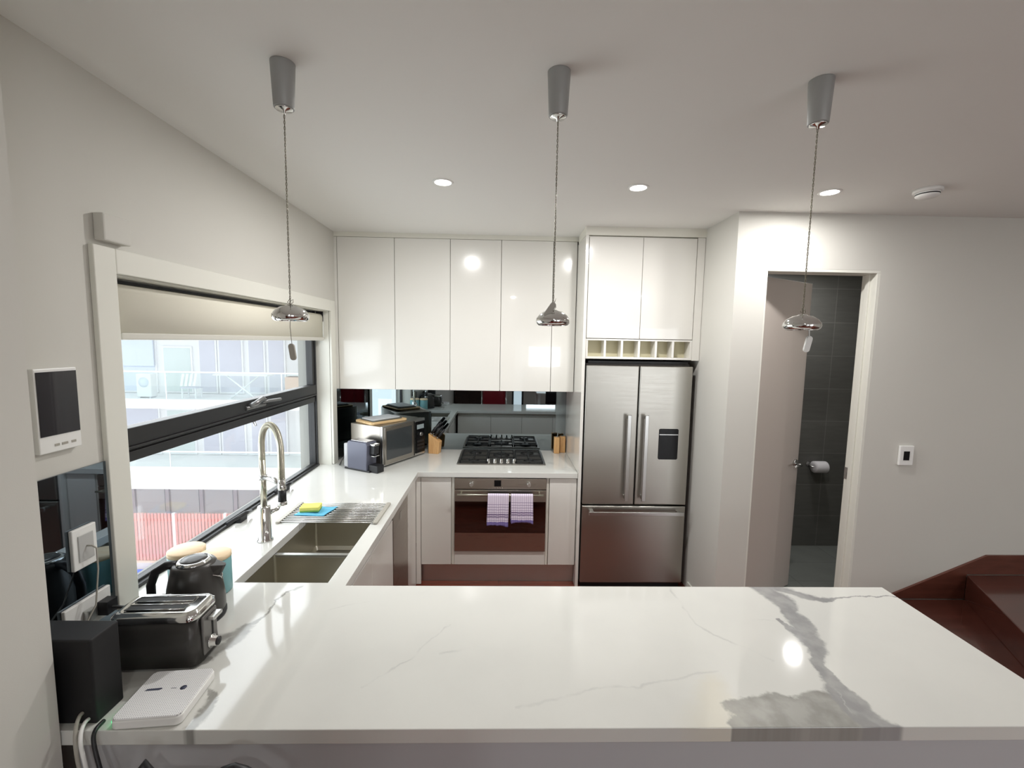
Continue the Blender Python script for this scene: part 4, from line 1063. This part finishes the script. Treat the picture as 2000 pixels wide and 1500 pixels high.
stool(-.12, .62, 0, 'red bar stool with chrome legs behind the bench, reflected in the splashback', M['red'], .36)
bs = thing('bar_stool', 'black bar stool whose curved back tip peeks over at the bottom edge', 'bar stool', (-.66, .62, 0), 0, 'bar stools at the bench')
MB().lathe([(.17, .60), (.18, .63), (.16, .65), (0, .65)], (0, 0, 0), 32).obj('seat', M['black'], bs)
MB().tube([(-.20, .25, .66), (-.19, .31, .84), (-.158, .33, .886), (-.14, .33, .85), (.0, .33, .845), (.02, .33, .866), (.045, .33, .874), (.07, .33, .866), (.10, .33, .845), (.17, .30, .80), (.17, .25, .66)], [.012] * 11, 10).obj('backrest', M['black'], bs)
for a in range(4): MB().tube([(.12 * math.cos(a * PI / 2 + .8), .12 * math.sin(a * PI / 2 + .8), .6), (.2 * math.cos(a * PI / 2 + .8), .2 * math.sin(a * PI / 2 + .8), 0)], .012, 8).obj('leg', M['black'], bs)

sb = thing('sideboard', 'dark timber sideboard against the wall behind the camera', 'sideboard', (-.72, -2.4, 0))
W().box(-1.06, -.4, -2.7, -2.1, .1, 1.1).obj('cabinet_body', M['darkwood'], sb, bevel=.004)
for i in range(2): W().box(-1.05 + i * .325, -.735 + i * .325, -2.098, -2.08, .14, 1.06).obj('door', M['darkwood'], sb, bevel=.003)
for x in (-1.02, -.44):
    for y in (-2.66, -2.14): W().box(x - .02, x + .02, y - .02, y + .02, 0, .1).obj('leg', M['darkwood'], sb)
tb = thing('dining_table', 'white dining table in the living room behind the camera', 'table', (1.6, -2.3, 0))
W().box(.8, 2.4, -2.8, -1.9, .71, .74).obj('tabletop', M['whitep'], tb, bevel=.004)
for x in (.86, 2.34):
    for y in (-2.74, -1.96): W().box(x - .025, x + .025, y - .025, y + .025, 0, .71).obj('leg', M['whitep'], tb)
for x, lb in ((1.15, 'white chair with black seat at the left of the dining table'), (1.95, 'white chair with black seat at the right of the dining table')):
    dc = thing('dining_chair', lb, 'chair', (x, -1.65, 0), 0, 'dining chairs')
    MB().box(-.2, .2, -.2, .2, .44, .48).obj('seat', M['black'], dc, bevel=.01)
    MB().grid(lambda u, v: (-.2 + .4 * u, .2 + .03 * v, .56 + .3 * v), 6, 4).obj('backrest', M['black'], dc, solid=.02)
    for sx in (-.18, .18):
        for sy in (-.18, .19): MB().tube([(sx, sy, 0), (sx, sy, .45 if sy < 0 else .84)], .012, 8).obj('leg', M['whitep'], dc)

# ------------------------------------------------------------------ outside: the neighbouring apartments
ex = dict(white=mat('render_white', (238, 238, 238), .8, noise=.03, nscale=1), cream=mat('render_cream', (238, 232, 222), .8, noise=.03, nscale=1),
          grey=mat('facade_panel', (214, 214, 224), .6, noise=.08, nscale=1.2), blue=mat('shade_blue', (218, 226, 238), .7, noise=.03, nscale=1),
          green=mat('door_glass', (216, 226, 224), .3, noise=.05, nscale=1), fr=mat('white_frame', (240, 240, 242), .5, noise=.02, nscale=2),
          red=mat('red_batten', (228, 170, 164), .7, noise=.12, nscale=1), ground=mat('pale_paving', (236, 220, 206), .8, noise=.05, nscale=.6), tarp=mat('blue_awning', (112, 140, 232), .6, noise=.05, nscale=2))  # outdoor colours lightened to imitate overexposed daylight haze
YB, YW_ = 16.6, 18.4
o = W().box(-40, 6, 8, 30, -9.4, -9.2).obj('courtyard', ex['ground'], None, base=(-15, 18, -9.3)); o['kind'] = 'structure'
ap = thing('apartment_building', 'pale apartment block with white balcony slabs seen through the window', 'building', (-12, YW_, -9.2))
W().box(-26, -5.9, YW_, YW_ + 5, -9.2, 5).obj('wall', ex['white'], ap)
W().box(-26, -7.45, YB, YW_, -.86, -.50).obj('balcony_slab', ex['white'], ap)
W().box(-26, -7.45, YB, YW_, -3.98, -3.10).obj('balcony_slab', ex['white'], ap)
W().box(-26, -7.45, YB, YW_, 2.1, 2.45).obj('balcony_slab', ex['white'], ap)
W().box(-7.45, -5.9, YB - .1, YW_, -9.2, 5).obj('pier', ex['cream'], ap)


def win_panel(x0, x1, z0, z1, m, fw_=.07, name='window'):
    f = W().box(x0, x1, YW_ - .06, YW_, z0, z1).obj(name, ex['fr'], ap)
    W().box(x0 + fw_, x1 - fw_, YW_ - .075, YW_ - .05, z0 + fw_, z1 - fw_).obj('pane', m, f)


for z0 in (-.48, -3.08):
    up_ = z0 > -1
    for x0, x1, m, ztop in ((-17.6, -15.95, 'blue', 2.0), (-15.90, -14.2, 'blue', 2.0), (-13.95, -12.75, 'green', 1.45), (-12.5, -11.75, 'grey', 2.0), (-11.7, -10.68, 'grey', 2.0), (-10.5, -9.78, 'grey', 2.0), (-9.7, -8.95, 'grey', 2.0), (-8.3, -7.5, 'green', 1.5)):
        mm = m if up_ else ('grey' if m == 'blue' else m)
        win_panel(x0, x1, z0, z0 + .48 + ztop, ex[mm])
for x0, x1 in ((-17.5, -15.94), (-15.88, -14.2)):
    W().box(x0 + .05, x1 - .05, YW_ - .14, YW_ - .10, .62, 2.1).obj('sun_blind', ex['blue'], ap)
for i in range(9):
    x0 = -18.2 + i * 1.42; W().box(x0, x0 + 1.15, YW_ - .05, YW_, -5.6, -4.05).obj('window', mat('lower_glass', (220, 226, 232), .5) if 'lower_glass' not in bpy.data.materials else bpy.data.materials['lower_glass'], ap)
    W().box(x0 + 1.2, x0 + 1.35, YW_ - .08, YW_, -9.2, -4.0).obj('post', ex['grey'], ap)
for zt_, zb2 in ((.545, -.50), (-2.50, -3.10)):
    W().box(-26, -7.45, YB + .02, YB + .06, zt_ - .04, zt_ + .01).obj('handrail', ex['fr'], ap)
    W().box(-26, -7.45, YB + .035, YB + .047, zb2, zt_ - .04).obj('balustrade_glass', M['railglass'], ap)
    for i in range(3): x = -16.9 + i * 4.3; W().box(x, x + .03, YB + .03, YB + .06, zb2, zt_ - .04).obj('rail_post', ex['fr'], ap)

fence = thing('batten_fence', 'red vertical batten fence below the white balconies, colour paled as by haze', 'fence', (-13, 16.2, -6.7))
YFn = 16.2
fb = W()
for i in range(95): x = -18.6 + i * .125; W().box(x, x + .085, YFn, YFn + .03, -6.62, -4.78).obj('batten', ex['red'], fence)
W().box(-18.6, -6.7, YFn + .03, YFn + .06, -5.1, -5.0).box(-18.6, -6.7, YFn + .03, YFn + .06, -6.5, -6.4).obj('fence_rail', ex['red'], fence)
for x in (-16.05, -14.15, -12.3, -10.4): W().box(x, x + .09, YFn - .03, YFn + .06, -6.62, -4.76).obj('post', ex['fr'], fence)
o = W().box(-26, -5, 16.04, YW_, -9.2, -6.64).obj('terrace_wall', ex['ground'], None, base=(-14, 16, -9.2)); tag(o, 'pale terrace wall under the red batten fence', 'wall')
o = W().prism([(-12.78, 14.44), (-11.16, 14.44), (-12.31, 16.02), (-14.1, 16.0)], -6.95, -6.88).obj('awning', ex['tarp'], None, base=(-12.78, 14.44, -6.9)); tag(o, 'blue awning beside the foot of the red fence', 'awning')

# balcony clutter
ac = thing('air_conditioner', 'white air conditioner box standing on the upper balcony', 'air conditioner', (-13.55, 16.95, -.5))
W().box(-13.85, -13.3, 16.85, 17.15, -.46, .42).obj('case', ex['white'], ac, bevel=.02)
W().lathe([(.19, .005), (.19, -.012), (0, -.013)], (-13.57, 16.85, .1), 24, 'Y').obj('fan_grille', ex['blue'], ac)
W().box(-13.8, -13.75, 16.87, 17.13, -.5, -.46).box(-13.4, -13.35, 16.87, 17.13, -.5, -.46).obj('foot', ex['grey'], ac)
sc_ = thing('slatted_chair', 'white slatted chair facing out on the upper balcony', 'chair', (-11.95, 16.95, -.5))
for i in range(4): W().obox((-12.22 + i * .16, 16.85, -.02), (.09, 0, 0), (0, .02, 0), (.06, .05, .46)).obj('slat', ex['fr'], sc_)
W().box(-12.25, -11.65, 16.9, 17.3, -.12, -.07).obj('seat', ex['grey'], sc_)
for x in (-12.2, -11.7):
    for y in (16.93, 17.27): W().box(x - .02, x + .02, y - .02, y + .02, -.5, -.12).obj('leg', ex['fr'], sc_)
ta_ = thing('patio_table', 'folding outdoor table with crossed legs on the upper balcony', 'table', (-9.9, 17.0, -.5))
W().box(-10.95, -8.9, 16.8, 17.3, .40, .45).obj('tabletop', ex['fr'], ta_)
for s_ in (-1, 1): W().tube([(-9.9 - s_ * .55, 16.95 + .1 * s_, -.5), (-9.9 + s_ * .55, 16.95 + .1 * s_, .40)], .03, 8).obj('leg', ex['fr'], ta_)
tb2 = thing('planter_box', 'pale terracotta planter at the right end of the upper balcony', 'planter', (-7.9, 17.0, -.5))
W().box(-8.25, -7.55, 16.8, 17.2, -.5, .38).obj('box', mat('terracotta', (224, 190, 172), .8, noise=.05), tb2, bevel=.02)
W().box(-8.2, -7.6, 16.85, 17.15, .38, .395).obj('soil', mat('soil', (110, 96, 86), .9, noise=.2, nscale=8), tb2)

nb = thing('mirror_darkening_block', 'added blue grey building block that darkens the window view in the mirror', 'building', (-6, -8, -9.2))  # block added to darken the bright outdoors reflected in the splashback
W().box(-14, -1.8, -12, -7.5, -9.2, 8).obj('wall', mat('darkening_block_blue', (150, 166, 176), .8, noise=.05, nscale=1), nb)
for i in range(3):
    for k in range(4): W().box(-5.6 + i * 1.3, -4.8 + i * 1.3, -7.52, -7.48, -5 + k * 3, -3.2 + k * 3).obj('window', ex['fr'], nb)
